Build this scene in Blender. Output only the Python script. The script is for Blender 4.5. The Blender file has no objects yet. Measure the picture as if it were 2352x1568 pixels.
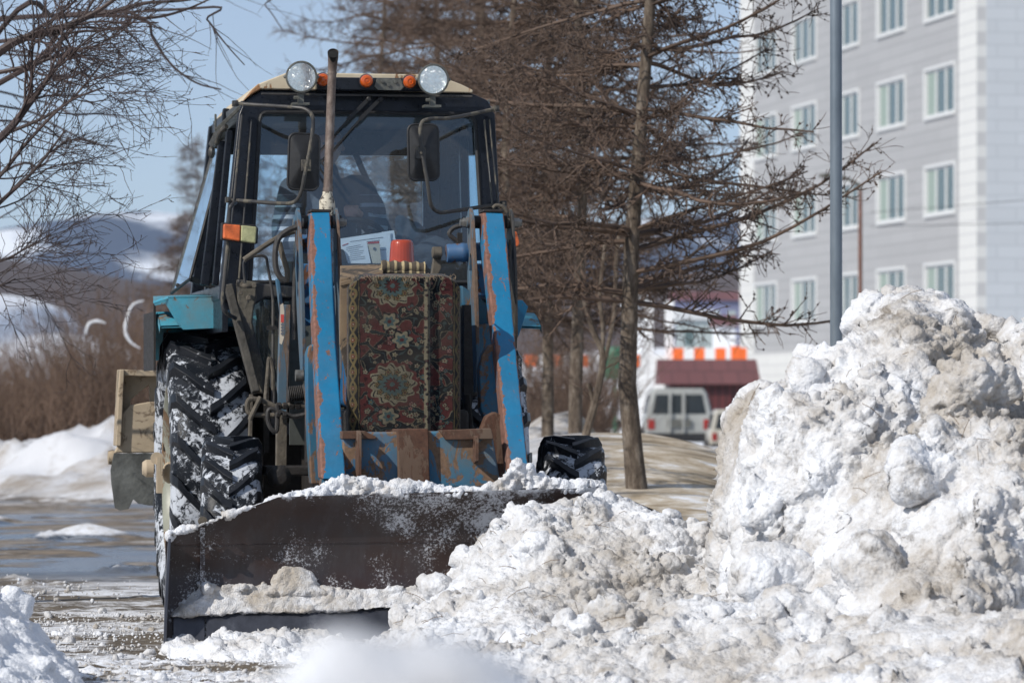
import bpy, bmesh, math, random
import numpy as np
from mathutils import Vector, Matrix, Quaternion
rnd = random.Random(7)
R = math.radians
scene = bpy.context.scene
COL = scene.collection

# ---------------------------------------------------------------- camera, sky, sun, exposure
FPX = 9800.0            # focal length in units of a 2352 px wide frame (150 mm lens on 36 mm)
HOR = 913.0
CAMZ = 1.2
cam = bpy.data.cameras.new("camera")
cam.lens = 150.0
cam.sensor_width = 36.0
cam.shift_y = (HOR - 784.0) / 2352.0
cam.clip_start = 0.2
cam.clip_end = 12000
cam.dof.use_dof = True
cam.dof.focus_distance = 21.3
cam.dof.aperture_fstop = 4.8
cam.dof.aperture_blades = 9
camo = bpy.data.objects.new("camera", cam)
camo.location = (0, 0, CAMZ)
camo.rotation_euler = (R(90), 0, 0)
COL.objects.link(camo)
scene.camera = camo

SUN_AZ, SUN_EL = 50.0, 36.0
world = bpy.data.worlds.new("World")
scene.world = world
world.use_nodes = True
wn = world.node_tree
bgn = wn.nodes["Background"]
sky = wn.nodes.new("ShaderNodeTexSky")
sky.sky_type = 'NISHITA'
sky.sun_disc = False
sky.sun_elevation = R(SUN_EL)
sky.sun_rotation = R(180 + SUN_AZ)
sky.altitude = 0
sky.air_density = 0.65
sky.dust_density = 0.0
sky.ozone_density = 4.0
hz = wn.nodes.new("ShaderNodeMix"); hz.data_type = 'RGBA'; hz.inputs[0].default_value = 0.40      # thin even veil of high cloud
hz.inputs[7].default_value = (6.3, 7.0, 8.2, 1)
wn.links.new(sky.outputs[0], hz.inputs[6]); wn.links.new(hz.outputs[2], bgn.inputs[0])
bgn.inputs[1].default_value = 0.105
sun = bpy.data.lights.new("sun", 'SUN')
sun.energy = 4.2
sun.angle = R(0.5)
sun.color = (1.0, 0.95, 0.87)
suno = bpy.data.objects.new("sun", sun)
sdir = Vector((-math.sin(R(SUN_AZ)) * math.cos(R(SUN_EL)), -math.cos(R(SUN_AZ)) * math.cos(R(SUN_EL)), math.sin(R(SUN_EL))))
suno.rotation_euler = sdir.to_track_quat('Z', 'Y').to_euler()
suno.location = (-6, 0, 12)
COL.objects.link(suno)
scene.view_settings.view_transform = 'Standard'
scene.view_settings.look = 'None'
scene.view_settings.exposure = -0.05
scene.view_settings.gamma = 1.0

# ---------------------------------------------------------------- measured positions
def W(px, py, d):
    """world point that the photograph shows at px,py when it stands d metres away"""
    return Vector(((px - 1176) / FPX * d, d, CAMZ + (HOR - py) / FPX * d))

TH = R(9.0)
CT, ST = math.cos(TH), math.sin(TH)
X0, Y0 = -0.944, 23.84
def T(px, py, f):
    """tractor-local point (x to its side, -y forward, z up) f metres ahead of the rear axle"""
    a = (px - 1176) / FPX
    l = (a * (Y0 - f * CT) - X0 - f * ST) / (CT - a * ST)
    d = Y0 + l * ST - f * CT
    return Vector((l, -f, CAMZ + (HOR - py) / FPX * d))

# ---------------------------------------------------------------- object helpers
def tag(o, label=None, cat=None, group=None, kind=None):
    if label: o["label"] = label
    if cat: o["category"] = cat
    if group: o["group"] = group
    if kind: o["kind"] = kind
    return o

def empty(name, loc=(0, 0, 0), rz=0.0):
    o = bpy.data.objects.new(name, None)
    o.empty_display_size = 0.2
    o.location = loc
    o.rotation_euler = (0, 0, rz)
    COL.objects.link(o)
    return o

def mesh_np(name, V, F, mat, parent=None, smooth=True, sharp=None):
    """V (n,3) array, F (m,k) int array with constant k"""
    me = bpy.data.meshes.new(name)
    V = np.asarray(V, dtype=np.float32); F = np.asarray(F, dtype=np.int32)
    k = F.shape[1]
    me.vertices.add(len(V)); me.vertices.foreach_set("co", V.ravel())
    me.loops.add(F.size); me.loops.foreach_set("vertex_index", F.ravel())
    me.polygons.add(len(F)); me.polygons.foreach_set("loop_start", np.arange(0, F.size, k, dtype=np.int32))
    me.update(calc_edges=True)
    if smooth:
        me.shade_smooth()
        if sharp: me.set_sharp_from_angle(angle=R(sharp))
    if mat: me.materials.append(mat)
    o = bpy.data.objects.new(name, me)
    COL.objects.link(o)
    if parent: o.parent = parent
    return o

class MB:
    def __init__(s):
        s.v = []; s.f = []; s.mi = []; s.m = 0
    def add(s, vs, fs):
        n = len(s.v)
        s.v += [tuple(v) for v in vs]
        s.f += [tuple(i + n for i in f) for f in fs]
        s.mi += [s.m] * len(fs)
        return s
    def box(s, c, size, rot=None):
        hx, hy, hz = size[0] / 2, size[1] / 2, size[2] / 2
        vs = [Vector((x, y, z)) for x in (-hx, hx) for y in (-hy, hy) for z in (-hz, hz)]
        if rot is not None: vs = [rot @ v for v in vs]
        c = Vector(c)
        return s.add([v + c for v in vs], [(0, 1, 3, 2), (4, 6, 7, 5), (0, 4, 5, 1), (2, 3, 7, 6), (0, 2, 6, 4), (1, 5, 7, 3)])
    def bb(s, lo, hi):
        return s.box([(a + b) / 2 for a, b in zip(lo, hi)], [abs(b - a) for a, b in zip(lo, hi)])
    def prism(s, pts, ext):
        """closed polygon pts swept by vector ext"""
        n = len(pts); ext = Vector(ext); pts = [Vector(p) for p in pts]
        vs = pts + [p + ext for p in pts]
        fs = [tuple(range(n)), tuple(range(2 * n - 1, n - 1, -1))]
        fs += [(i, i + n, (i + 1) % n + n, (i + 1) % n) for i in range(n)]
        return s.add(vs, fs)
    def ring_plate(s, outer, inner, ext):
        """polygon with a hole, outer and inner loops with equal counts, swept by ext"""
        n = len(outer); ext = Vector(ext)
        o = [Vector(p) for p in outer]; i_ = [Vector(p) for p in inner]
        vs = o + i_ + [p + ext for p in o] + [p + ext for p in i_]
        fs = []
        for k in range(n):
            j = (k + 1) % n
            fs += [(k, j, n + j, n + k), (2 * n + j, 2 * n + k, 3 * n + k, 3 * n + j), (k, 2 * n + k, 2 * n + j, j), (n + j, 3 * n + j, 3 * n + k, n + k)]
        return s.add(vs, fs)
    def beam(s, a, b, w, d, up=(0, 1, 0)):
        """rectangular bar from a to b, w across, d along 'up' side"""
        a = Vector(a); b = Vector(b); t = (b - a).normalized()
        u = Vector(up); u = (u - t * u.dot(t)).normalized(); r = t.cross(u)
        q = [(-w / 2, -d / 2), (w / 2, -d / 2), (w / 2, d / 2), (-w / 2, d / 2)]
        vs = [a + r * x + u * y for x, y in q] + [b + r * x + u * y for x, y in q]
        return s.add(vs, [(0, 3, 2, 1), (4, 5, 6, 7), (0, 1, 5, 4), (1, 2, 6, 5), (2, 3, 7, 6), (3, 0, 4, 7)])
    def tube(s, pts, r, n=10, caps=True):
        pts = [Vector(p) for p in pts]
        if not hasattr(r, '__len__'): r = [r] * len(pts)
        m = len(pts)
        T_ = []
        for i in range(m):
            a = pts[max(i - 1, 0)]; b = pts[min(i + 1, m - 1)]
            T_.append((b - a).normalized())
        u = T_[0].orthogonal().normalized()
        vs = []
        for i in range(m):
            if i: u = (u - T_[i] * u.dot(T_[i])).normalized()
            w = T_[i].cross(u)
            for k in range(n):
                an = 2 * math.pi * k / n
                vs.append(pts[i] + (u * math.cos(an) + w * math.sin(an)) * r[i])
        fs = []
        for i in range(m - 1):
            for k in range(n):
                k2 = (k + 1) % n
                fs.append((i * n + k, i * n + k2, (i + 1) * n + k2, (i + 1) * n + k))
        if caps:
            fs.append(tuple(range(n - 1, -1, -1))); fs.append(tuple(range((m - 1) * n, m * n)))
        return s.add(vs, fs)
    def curve(s, pts, r, n=10, sub=6):
        return s.tube(smooth_path(pts, sub), r, n)
    def lathe(s, o, axis, prof, n=24):
        """prof list of (radius, height along axis)"""
        o = Vector(o); ax = Vector(axis).normalized(); u = ax.orthogonal().normalized(); w = ax.cross(u)
        vs = []; m = len(prof)
        for r, h in prof:
            for k in range(n):
                an = 2 * math.pi * k / n
                vs.append(o + ax * h + (u * math.cos(an) + w * math.sin(an)) * max(r, 1e-5))
        fs = []
        for i in range(m - 1):
            for k in range(n):
                k2 = (k + 1) % n
                fs.append((i * n + k, i * n + k2, (i + 1) * n + k2, (i + 1) * n + k))
        fs.append(tuple(range(n - 1, -1, -1))); fs.append(tuple(range((m - 1) * n, m * n)))
        return s.add(vs, fs)
    def ball(s, c, r, nu=12, nv=8):
        c = Vector(c)
        if not hasattr(r, '__len__'): r = (r, r, r)
        vs = [c + Vector((0, 0, -r[2]))]
        for j in range(1, nv):
            t = math.pi * j / nv - math.pi / 2
            for i in range(nu):
                a = 2 * math.pi * i / nu
                vs.append(c + Vector((r[0] * math.cos(t) * math.cos(a), r[1] * math.cos(t) * math.sin(a), r[2] * math.sin(t))))
        vs.append(c + Vector((0, 0, r[2])))
        fs = [(0, 1 + (i + 1) % nu, 1 + i) for i in range(nu)]
        for j in range(nv - 2):
            for i in range(nu):
                a = 1 + j * nu; b = a + nu; i2 = (i + 1) % nu
                fs.append((a + i, a + i2, b + i2, b + i))
        a = 1 + (nv - 2) * nu; e = len(vs) - 1
        fs += [(a + i, a + (i + 1) % nu, e) for i in range(nu)]
        return s.add(vs, fs)
    def bolt(s, c, axis, r=0.012, h=0.01):
        return s.lathe(c, axis, [(r, 0), (r, h * .9), (r * .8, h)], 6)
    def build(s, name, mat, parent=None, smooth=35, bevel=0.0, seg=2):
        me = bpy.data.meshes.new(name)
        me.from_pydata(s.v, [], s.f)
        mats = mat if isinstance(mat, (list, tuple)) else [mat]
        for m in mats: me.materials.append(m)
        if len(mats) > 1: me.polygons.foreach_set("material_index", s.mi)
        me.update()
        bm = bmesh.new(); bm.from_mesh(me)
        bmesh.ops.recalc_face_normals(bm, faces=bm.faces)
        bm.to_mesh(me); bm.free()
        if smooth:
            me.shade_smooth(); me.set_sharp_from_angle(angle=R(smooth))
        o = bpy.data.objects.new(name, me)
        COL.objects.link(o)
        if parent: o.parent = parent
        if bevel:
            md = o.modifiers.new("bevel", 'BEVEL'); md.width = bevel; md.segments = seg; md.limit_method = 'ANGLE'; md.angle_limit = R(40)
            md.harden_normals = bool(smooth)
        return o

def smooth_path(pts, sub=6):
    P = [Vector(p) for p in pts]
    if len(P) < 3: return P
    out = []
    for i in range(len(P) - 1):
        p0 = P[i - 1] if i else P[0] * 2 - P[1]
        p1, p2 = P[i], P[i + 1]
        p3 = P[i + 2] if i + 2 < len(P) else P[-1] * 2 - P[-2]
        for k in range(sub):
            t = k / sub
            out.append(0.5 * ((2 * p1) + (p2 - p0) * t + (2 * p0 - 5 * p1 + 4 * p2 - p3) * t * t + (3 * p1 - p0 - 3 * p2 + p3) * t ** 3))
    out.append(P[-1])
    return out

def copy_tree(o, parent=None):
    c = o.copy(); COL.objects.link(c)
    if parent: c.parent = parent
    for ch in list(o.children): copy_tree(ch, c)
    return c

# ---------------------------------------------------------------- numpy noise
def _h(ix, iy, iz, seed):
    with np.errstate(over='ignore'):
        h = (ix.astype(np.int64) * 374761393 + iy.astype(np.int64) * 668265263 + iz.astype(np.int64) * 2147483647 + seed * 974634777) & 0xffffffff
        h = ((h ^ (h >> 13)) * 1274126177) & 0xffffffff
        h = ((h ^ (h >> 16)) * 2246822519) & 0xffffffff
        h = h ^ (h >> 15)
    return (h & 0xffffff) / float(0xffffff)

def vnoise(P, s, seed=0):
    Q = P * s; I = np.floor(Q); F = Q - I; F = F * F * (3 - 2 * F); I = I.astype(np.int64)
    out = 0
    for dx in (0, 1):
        for dy in (0, 1):
            for dz in (0, 1):
                w = (F[:, 0] if dx else 1 - F[:, 0]) * (F[:, 1] if dy else 1 - F[:, 1]) * (F[:, 2] if dz else 1 - F[:, 2])
                out = out + w * _h(I[:, 0] + dx, I[:, 1] + dy, I[:, 2] + dz, seed)
    return out

def fbm(P, s, oct=4, seed=0, gain=0.5):
    a = 1.0; t = 0.0; out = 0
    for o in range(oct):
        out = out + a * (vnoise(P, s * 2.03 ** o, seed + o * 17) - 0.5); t += a; a *= gain
    return out / t * 2          # about -1..1

def worley(P, s, seed=0):
    Q = P * s; I = np.floor(Q).astype(np.int64); F = Q - I
    best = np.full(len(P), 9.0)
    for dx in (-1, 0, 1):
        for dy in (-1, 0, 1):
            for dz in (-1, 0, 1):
                a, b, c = I[:, 0] + dx, I[:, 1] + dy, I[:, 2] + dz
                d = (dx + _h(a, b, c, seed) - F[:, 0]) ** 2 + (dy + _h(a, b, c, seed + 1) - F[:, 1]) ** 2 + (dz + _h(a, b, c, seed + 2) - F[:, 2]) ** 2
                best = np.minimum(best, d)
    return np.sqrt(best)

# ---------------------------------------------------------------- materials
class NT:
    def __init__(s, name):
        s.m = bpy.data.materials.new(name); s.m.use_nodes = True
        s.t = s.m.node_tree; s.n = s.t.nodes; s.b = s.n["Principled BSDF"]; s.out = s.n["Material Output"]
        s._c = None
    def lk(s, a, b): s.t.links.new(a, b)
    def co(s, kind="Object"):
        if s._c is None: s._c = s.n.new("ShaderNodeTexCoord")
        return s._c.outputs[kind]
    def mapping(s, scale=(1, 1, 1), rot=(0, 0, 0), src=None):
        m = s.n.new("ShaderNodeMapping"); m.inputs["Scale"].default_value = scale; m.inputs["Rotation"].default_value = rot
        s.lk(src or s.co(), m.inputs[0]); return m.outputs[0]
    def noise(s, scale, detail=4, rough=0.55, vec=None, dist=0.0):
        n = s.n.new("ShaderNodeTexNoise"); n.inputs["Scale"].default_value = scale; n.inputs["Detail"].default_value = detail
        n.inputs["Roughness"].default_value = rough; n.inputs["Distortion"].default_value = dist
        s.lk(vec or s.co(), n.inputs["Vector"]); return n.outputs[0]
    def vor(s, scale, vec=None, feature='F1'):
        n = s.n.new("ShaderNodeTexVoronoi"); n.feature = feature; n.inputs["Scale"].default_value = scale
        s.lk(vec or s.co(), n.inputs["Vector"]); return n.outputs[0]
    def ramp(s, fac, stops, interp='LINEAR'):
        r = s.n.new("ShaderNodeValToRGB"); r.color_ramp.interpolation = interp
        e = r.color_ramp.elements
        while len(e) < len(stops): e.new(0.5)
        for i, (p, c) in enumerate(stops):
            e[i].position = p
            e[i].color = (c, c, c, 1) if not hasattr(c, '__len__') else (c[0], c[1], c[2], 1)
        s.lk(fac, r.inputs[0]); return r.outputs[0]
    def mix(s, fac, a, b, mode='MIX'):
        m = s.n.new("ShaderNodeMix"); m.data_type = 'RGBA'; m.blend_type = mode; m.clamp_factor = True
        for i, v in ((0, fac), (6, a), (7, b)):
            if hasattr(v, 'links'): s.lk(v, m.inputs[i])
            elif i == 0: m.inputs[0].default_value = v
            else: m.inputs[i].default_value = (v[0], v[1], v[2], 1)
        return m.outputs[2]
    def math(s, op, a, b=0.0, clamp=False):
        m = s.n.new("ShaderNodeMath"); m.operation = op; m.use_clamp = clamp
        for i, v in ((0, a), (1, b)):
            if hasattr(v, 'links'): s.lk(v, m.inputs[i])
            else: m.inputs[i].default_value = v
        return m.outputs[0]
    def sep(s, vec):
        n = s.n.new("ShaderNodeSeparateXYZ"); s.lk(vec, n.inputs[0]); return n.outputs
    def set(s, **k):
        for key, v in k.items():
            inp = s.b.inputs[key.replace('_', ' ')]
            if hasattr(v, 'links'): s.lk(v, inp)
            elif hasattr(v, '__len__'): inp.default_value = (v[0], v[1], v[2], 1) if len(v) == 3 else v
            else: inp.default_value = v
        return s
    def bump(s, h, strength=0.3, dist=0.01):
        b = s.n.new("ShaderNodeBump"); b.inputs["Strength"].default_value = strength; b.inputs["Distance"].default_value = dist
        s.lk(h, b.inputs["Height"]); s.lk(b.outputs[0], s.b.inputs["Normal"]); return s

def plain(name, col, rough=0.5, metal=0.0, var=0.25, scale=12, bump=0.0, spec=None, **kw):
    """base colour with a mottled variation so that no surface is flat"""
    t = NT(name)
    n = t.noise(scale, 6, 0.6)
    lo = [c * (1 - var) for c in col]; hi = [min(1, c * (1 + var)) for c in col]
    t.set(Base_Color=t.ramp(n, [(0.3, lo), (0.7, hi)]), Roughness=t.ramp(t.noise(scale * 2.3, 4), [(0.3, max(0.03, rough - .12)), (0.7, min(1, rough + .12))]), Metallic=metal, **kw)
    if spec is not None: t.b.inputs["Specular IOR Level"].default_value = spec
    if bump: t.bump(t.noise(scale * 5, 4), bump, 0.01)
    return t.m

def painted(name, col, col2, rust=(0.12, 0.045, 0.02), amt=0.5, dirt=(0.16, 0.13, 0.095), damt=0.35, rough=0.42, scale=7.0, stretch=(1, 1, 0.35), edges=()):
    """old paint: two shades, rust breaking through in patches and scratches, road dirt over it"""
    t = NT(name)
    v = t.mapping(stretch)
    base = t.mix(t.ramp(t.noise(3.0, 5, .6), [(0.35, 0), (0.65, 1)]), col, col2)
    base = t.mix(t.ramp(t.noise(30, 3, .6, v), [(0.5, 0), (0.8, 0.25)]), base, [min(1, c * 1.3 + .01) for c in col2])
    patch = t.noise(scale, 9, 0.72, v, 0.6)
    rm = t.ramp(patch, [(0.60 - 0.13 * amt, 0), (0.625 - 0.13 * amt, 1)])
    for (xa, za, xb, zb, wd) in edges:          # wear running along a rubbed edge, given as a line in x and z
        sx_, _, sz_ = t.sep(t.co()); k = (xb - xa) / (zb - za)
        dist = t.math('ABSOLUTE', t.math('SUBTRACT', sx_, t.math('ADD', t.math('MULTIPLY', sz_, k), xa - k * za)))
        q = t.math('ADD', t.math('DIVIDE', dist, wd), t.math('MULTIPLY', t.noise(11, 8, .72, t.mapping((1, 1, .45))), -6.0)); q = t.math('ADD', q, 2.35)
        rm = t.math('MAXIMUM', rm, t.ramp(q, [(-0.0, 1), (0.06, 0)]))
    rcol = t.ramp(t.noise(40, 5, .7), [(0.3, [c * .6 for c in rust]), (0.7, [c * 1.5 for c in rust])])
    base = t.mix(rm, base, rcol)
    scr = t.ramp(t.noise(60, 2, .5, t.mapping((1.0, 1.0, 0.08))), [(0.70, 0), (0.73, .6)])
    base = t.mix(scr, base, rcol)
    dm = t.ramp(t.noise(2.2, 8, .7, None, .3), [(0.42, 0), (0.75, 1)])
    dmm = t.math('MULTIPLY', dm, damt)
    base = t.mix(dmm, base, dirt)
    t.set(Base_Color=base, Roughness=t.mix(t.math('MAXIMUM', rm, dmm), (rough,) * 3, (0.85,) * 3))
    t.bump(t.math('ADD', t.math('MULTIPLY', rm, -0.6), t.math('MULTIPLY', t.noise(25, 6, .6), .5)), 0.35, 0.006)
    return t.m

M = {}
BLUE = ((0.003, 0.135, 0.27), (0.005, 0.17, 0.34))
M['blue'] = painted('blue_paint', *BLUE, rust=(0.19, 0.085, 0.06), amt=.2, damt=.22, scale=17, stretch=(1.3, 1, .35))
M['blue_rough'] = painted('blue_paint_worn', (0.010, 0.10, 0.20), (0.03, 0.13, 0.19), rust=(0.15, 0.085, 0.05), amt=.62, damt=.7, dirt=(0.16, 0.12, 0.08), rough=.6, scale=12)
M['blue_dark'] = painted('blue_paint_shaft', (0.008, 0.10, 0.26), (0.01, 0.13, 0.3), amt=.5, damt=.5)
M['cyan'] = painted('cyan_fender_paint', (0.03, 0.30, 0.43), (0.05, 0.36, 0.5), rust=(0.17, 0.12, 0.08), amt=.3, damt=.95, dirt=(0.17, 0.18, 0.16), rough=.5, scale=9, stretch=(1, 1, 1))
M['beam'] = painted('blue_and_rust_beam_paint', (0.012, 0.12, 0.25), (0.05, 0.15, 0.22), rust=(0.17, 0.10, 0.06), amt=.8, damt=.75, dirt=(0.19, 0.14, 0.095), rough=.65, scale=8, stretch=(1, 1, .7))
M['rust'] = painted('rusty_beam', (0.11, 0.065, 0.042), (0.13, 0.085, 0.058), rust=(0.08, 0.035, 0.02), amt=.8, damt=.3, rough=.75)
M['rustblue'] = painted('plate_edge_rust_and_blue', (0.03, 0.12, 0.21), (0.09, 0.115, 0.135), rust=(0.14, 0.09, 0.065), amt=.5, damt=.5, rough=.6, stretch=(1, 1, .2))
M['black'] = plain('black_cab_paint', (0.007, 0.009, 0.014), 0.35, 0, .4, 20, .05, spec=.35)
M['blackdirt'] = painted('black_paint_dusty', (0.014, 0.015, 0.018), (0.02, 0.02, 0.022), rust=(0.1, 0.09, 0.07), amt=.45, dirt=(0.17, 0.15, 0.12), damt=.55, rough=.45, stretch=(1, 1, .4))
M['dark'] = plain('dark_greasy_metal', (0.018, 0.015, 0.013), 0.65, 0, .5, 15, .3)
M['rubberhose'] = plain('hose_rubber', (0.035, 0.032, 0.03), 0.6, 0, .5, 25, .3)
M['dusty'] = plain('dusty_metal', (0.10, 0.085, 0.065), 0.8, 0, .45, 14, .4)
M['beige'] = painted('mud_coated_steel', (0.40, 0.32, 0.22), (0.46, 0.375, 0.27), rust=(0.2, 0.15, 0.1), amt=.25, damt=.35, dirt=(0.2, .16, .12), rough=.85, stretch=(1, 1, 1))
M['flap'] = plain('grey_rubber_flap', (0.10, 0.105, 0.10), 0.8, 0, .5, 7, .5)
M['cream'] = painted('cream_roof_paint', (0.52, 0.44, 0.31), (0.6, 0.52, 0.38), rust=(0.25, 0.13, 0.06), amt=.25, damt=.4, dirt=(0.3, 0.22, 0.15), rough=.6)
M['rim'] = painted('rim_paint', (0.24, 0.25, 0.20), (0.3, 0.31, 0.26), rust=(0.16, 0.09, 0.045), amt=.6, damt=.6)
M['seal'] = plain('rubber_seal', (0.012, 0.012, 0.013), 0.6)
M['chrome'] = plain('polished_reflector', (0.92, 0.94, 0.96), 0.12, 1.0, .1, 60)
M['steel'] = plain('bolt_steel', (0.25, 0.24, 0.22), 0.45, .7, .4, 40)
M['lampbody'] = plain('lamp_housing', (0.12, 0.12, 0.105), 0.45, .3, .35, 30)
M['paper'] = plain('white_paper', (0.75, 0.77, 0.8), 0.6, 0, .06, 8)
M['paper2'] = plain('buff_paper', (0.55, 0.48, 0.38), 0.6, 0, .1, 8)
M['ink'] = plain('printed_ink', (0.12, 0.13, 0.16), 0.6)
M['inkred'] = plain('red_print', (0.5, 0.06, 0.05), 0.6)
M['coat'] = plain('dark_cloth', (0.03, 0.04, 0.055), 0.9, 0, .4, 12, .5)
M['board'] = painted('plywood_board', (0.17, 0.12, 0.075), (0.24, 0.17, 0.10), rust=(0.05, 0.04, 0.03), amt=.7, damt=.5, dirt=(0.08, .06, .045), rough=.9, stretch=(1, 1, .5))
M['skin'] = plain('skin', (0.42, 0.22, 0.16), 0.5, 0, .15, 10)
M['hair'] = plain('dark_hair', (0.02, 0.015, 0.012), 0.6)

def glass_mat(name, tint, refl=1.0, dirty=0.12, rough=0.02, smear=(0.35, 0.33, 0.3)):
    t = NT(name)
    t.n.remove(t.b)
    tr = t.n.new("ShaderNodeBsdfTransparent"); tr.inputs[0].default_value = (*tint, 1)
    gl = t.n.new("ShaderNodeBsdfGlossy"); gl.inputs["Roughness"].default_value = rough; gl.inputs[0].default_value = (.7, .88, 1, 1)
    df = t.n.new("ShaderNodeBsdfDiffuse"); df.inputs[0].default_value = (*smear, 1)
    fr = t.n.new("ShaderNodeFresnel"); fr.inputs[0].default_value = 1.55
    m1 = t.n.new("ShaderNodeMixShader"); m2 = t.n.new("ShaderNodeMixShader")
    t.lk(t.math('MULTIPLY', fr.outputs[0], refl, True), m1.inputs[0]); t.lk(tr.outputs[0], m1.inputs[1]); t.lk(gl.outputs[0], m1.inputs[2])
    d = t.ramp(t.noise(3.5, 7, .65), [(0.35, dirty * .3), (0.75, dirty)])
    sp = t.ramp(t.noise(70, 3, .7), [(0.66, 0), (0.70, dirty * 2)])
    t.lk(t.math('ADD', d, sp, True), m2.inputs[0]); t.lk(m1.outputs[0], m2.inputs[1]); t.lk(df.outputs[0], m2.inputs[2])
    t.lk(m2.outputs[0], t.out.inputs[0])
    return t.m
M['glass'] = glass_mat('cab_glass', (0.80, 0.91, 0.98), 2.3, 0.08)
M['glassdirty'] = glass_mat('dusty_lower_glass', (0.45, 0.52, 0.5), 1.6, 0.45, smear=(0.2, 0.2, 0.17))
M['glassgreen'] = glass_mat('door_glass', (0.4, 0.55, 0.55), 3.5, 0.15, 0.08)
M['lens'] = glass_mat('lamp_lens', (0.93, 0.96, 0.98), 1.6, 0.12, 0.05)

def plastic(name, col, emi=0.0):
    t = NT(name)
    n = t.noise(9, 5)
    t.set(Base_Color=t.ramp(n, [(0.3, [c * .75 for c in col]), (0.7, col)]), Roughness=0.22)
    t.b.inputs["Subsurface Weight"].default_value = 0.25
    t.b.inputs["Subsurface Radius"].default_value = (0.02, 0.008, 0.003)
    t.b.inputs["Coat Weight"].default_value = 0.5
    t.bump(t.noise(60, 3), .1, .004)
    return t.m
M['amber'] = plastic('amber_plastic', (0.60, 0.10, 0.006))
M['beacon'] = plastic('orange_beacon_plastic', (0.40, 0.052, 0.018)); M['beacon'].node_tree.nodes['Principled BSDF'].inputs['Subsurface Weight'].default_value = 0
M['indorange'] = plain('scuffed_orange_lens', (0.60, 0.13, 0.035), 0.4, 0, .5, 18, .3)
M['indcream'] = plain('yellowed_clear_lens', (0.36, 0.36, 0.19), 0.4, 0, .4, 18, .3)

# rubber with packed snow
t = NT('tyre_rubber_with_snow')
rub = t.ramp(t.noise(6, 6), [(0.3, (0.006, 0.008, 0.012)), (0.7, (0.016, 0.019, 0.025))])
big = t.noise(4.0, 3, .5); fine = t.noise(24, 9, .8, None, .6)
mask = t.ramp(t.math('ADD', t.math('MULTIPLY', big, .55), t.math('MULTIPLY', fine, .85)), [(0.685, 0), (0.725, 1)])
t.set(Base_Color=t.mix(mask, rub, (0.52, 0.55, 0.6)), Roughness=t.mix(mask, (.42,) * 3, (.85,) * 3))
t.bump(t.math('ADD', t.math('MULTIPLY', mask, 1.0), t.math('MULTIPLY', t.noise(50, 4), .4)), .6, .01)
t.b.inputs['Specular IOR Level'].default_value = .22
M['tyre'] = t.m
t = NT('tyre_lug_rubber')
rub = t.ramp(t.noise(6, 6), [(0.3, (0.006, 0.008, 0.012)), (0.7, (0.020, 0.022, 0.027))])
fine = t.noise(12, 9, .75, None, .4)
mask = t.ramp(fine, [(0.60, 0), (0.63, .85)])
t.set(Base_Color=t.mix(mask, rub, (0.6, 0.63, 0.68)), Roughness=t.mix(mask, (.38,) * 3, (.85,) * 3))
t.bump(t.noise(40, 4), .3, .008)
t.b.inputs['Specular IOR Level'].default_value = .28
M['lug'] = t.m

# blade steel with frost
t = NT('blade_steel_frosted')
base = t.ramp(t.noise(2.0, 6, .6), [(0.3, (0.018, 0.010, 0.009)), (0.5, (0.032, 0.017, 0.014)), (0.62, (0.030, 0.024, 0.026)), (0.75, (0.055, 0.045, 0.048))])
base = t.mix(t.ramp(t.noise(8, 6, .7, t.mapping((1.4, 1, .3))), [(0.5, 0), (0.7, .5)]), base, (0.06, 0.055, 0.06))
spk = t.noise(75, 4, .8)
area = t.noise(2.6, 5, .6, None, .3)
frost = t.ramp(t.math('ADD', t.math('MULTIPLY', area, .62), t.math('MULTIPLY', spk, .45)), [(0.575, 0), (0.64, .75)])
zz = t.sep(t.co())[2]
topm = t.ramp(t.math('ADD', zz, t.math('MULTIPLY', t.noise(9, 8, .75), .30)), [(0.89, 0), (0.93, .85)])
frost = t.math('MAXIMUM', frost, topm)
t.set(Base_Color=t.mix(frost, base, (0.66, 0.68, 0.72)), Roughness=t.mix(frost, (.36,) * 3, (.9,) * 3))
t.bump(t.math('ADD', t.math('MULTIPLY', frost, .5), t.noise(30, 5)), .25, .006)
M['blade'] = t.m
t = NT('exhaust_pipe_scorched')
v = t.mapping((1, 1, .5))
base = t.ramp(t.noise(14, 8, .7, v), [(0.3, (0.05, 0.037, 0.03)), (0.5, (0.16, 0.12, 0.10)), (0.65, (0.28, 0.235, 0.205)), (0.8, (0.06, .045, .04))])
t.set(Base_Color=base, Roughness=.65, Metallic=.25); t.bump(t.noise(35, 6), .4, .008)
M['exhaust'] = t.m
t = NT('flaking_white_paint')
base = t.mix(t.ramp(t.noise(22, 8, .75), [(0.50, 0), (0.56, 1)]), (0.55, 0.5, 0.4), (0.06, 0.045, 0.035))
t.set(Base_Color=base, Roughness=.7); t.bump(t.noise(35, 6), .4, .008)
M['flaky'] = t.m

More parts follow.
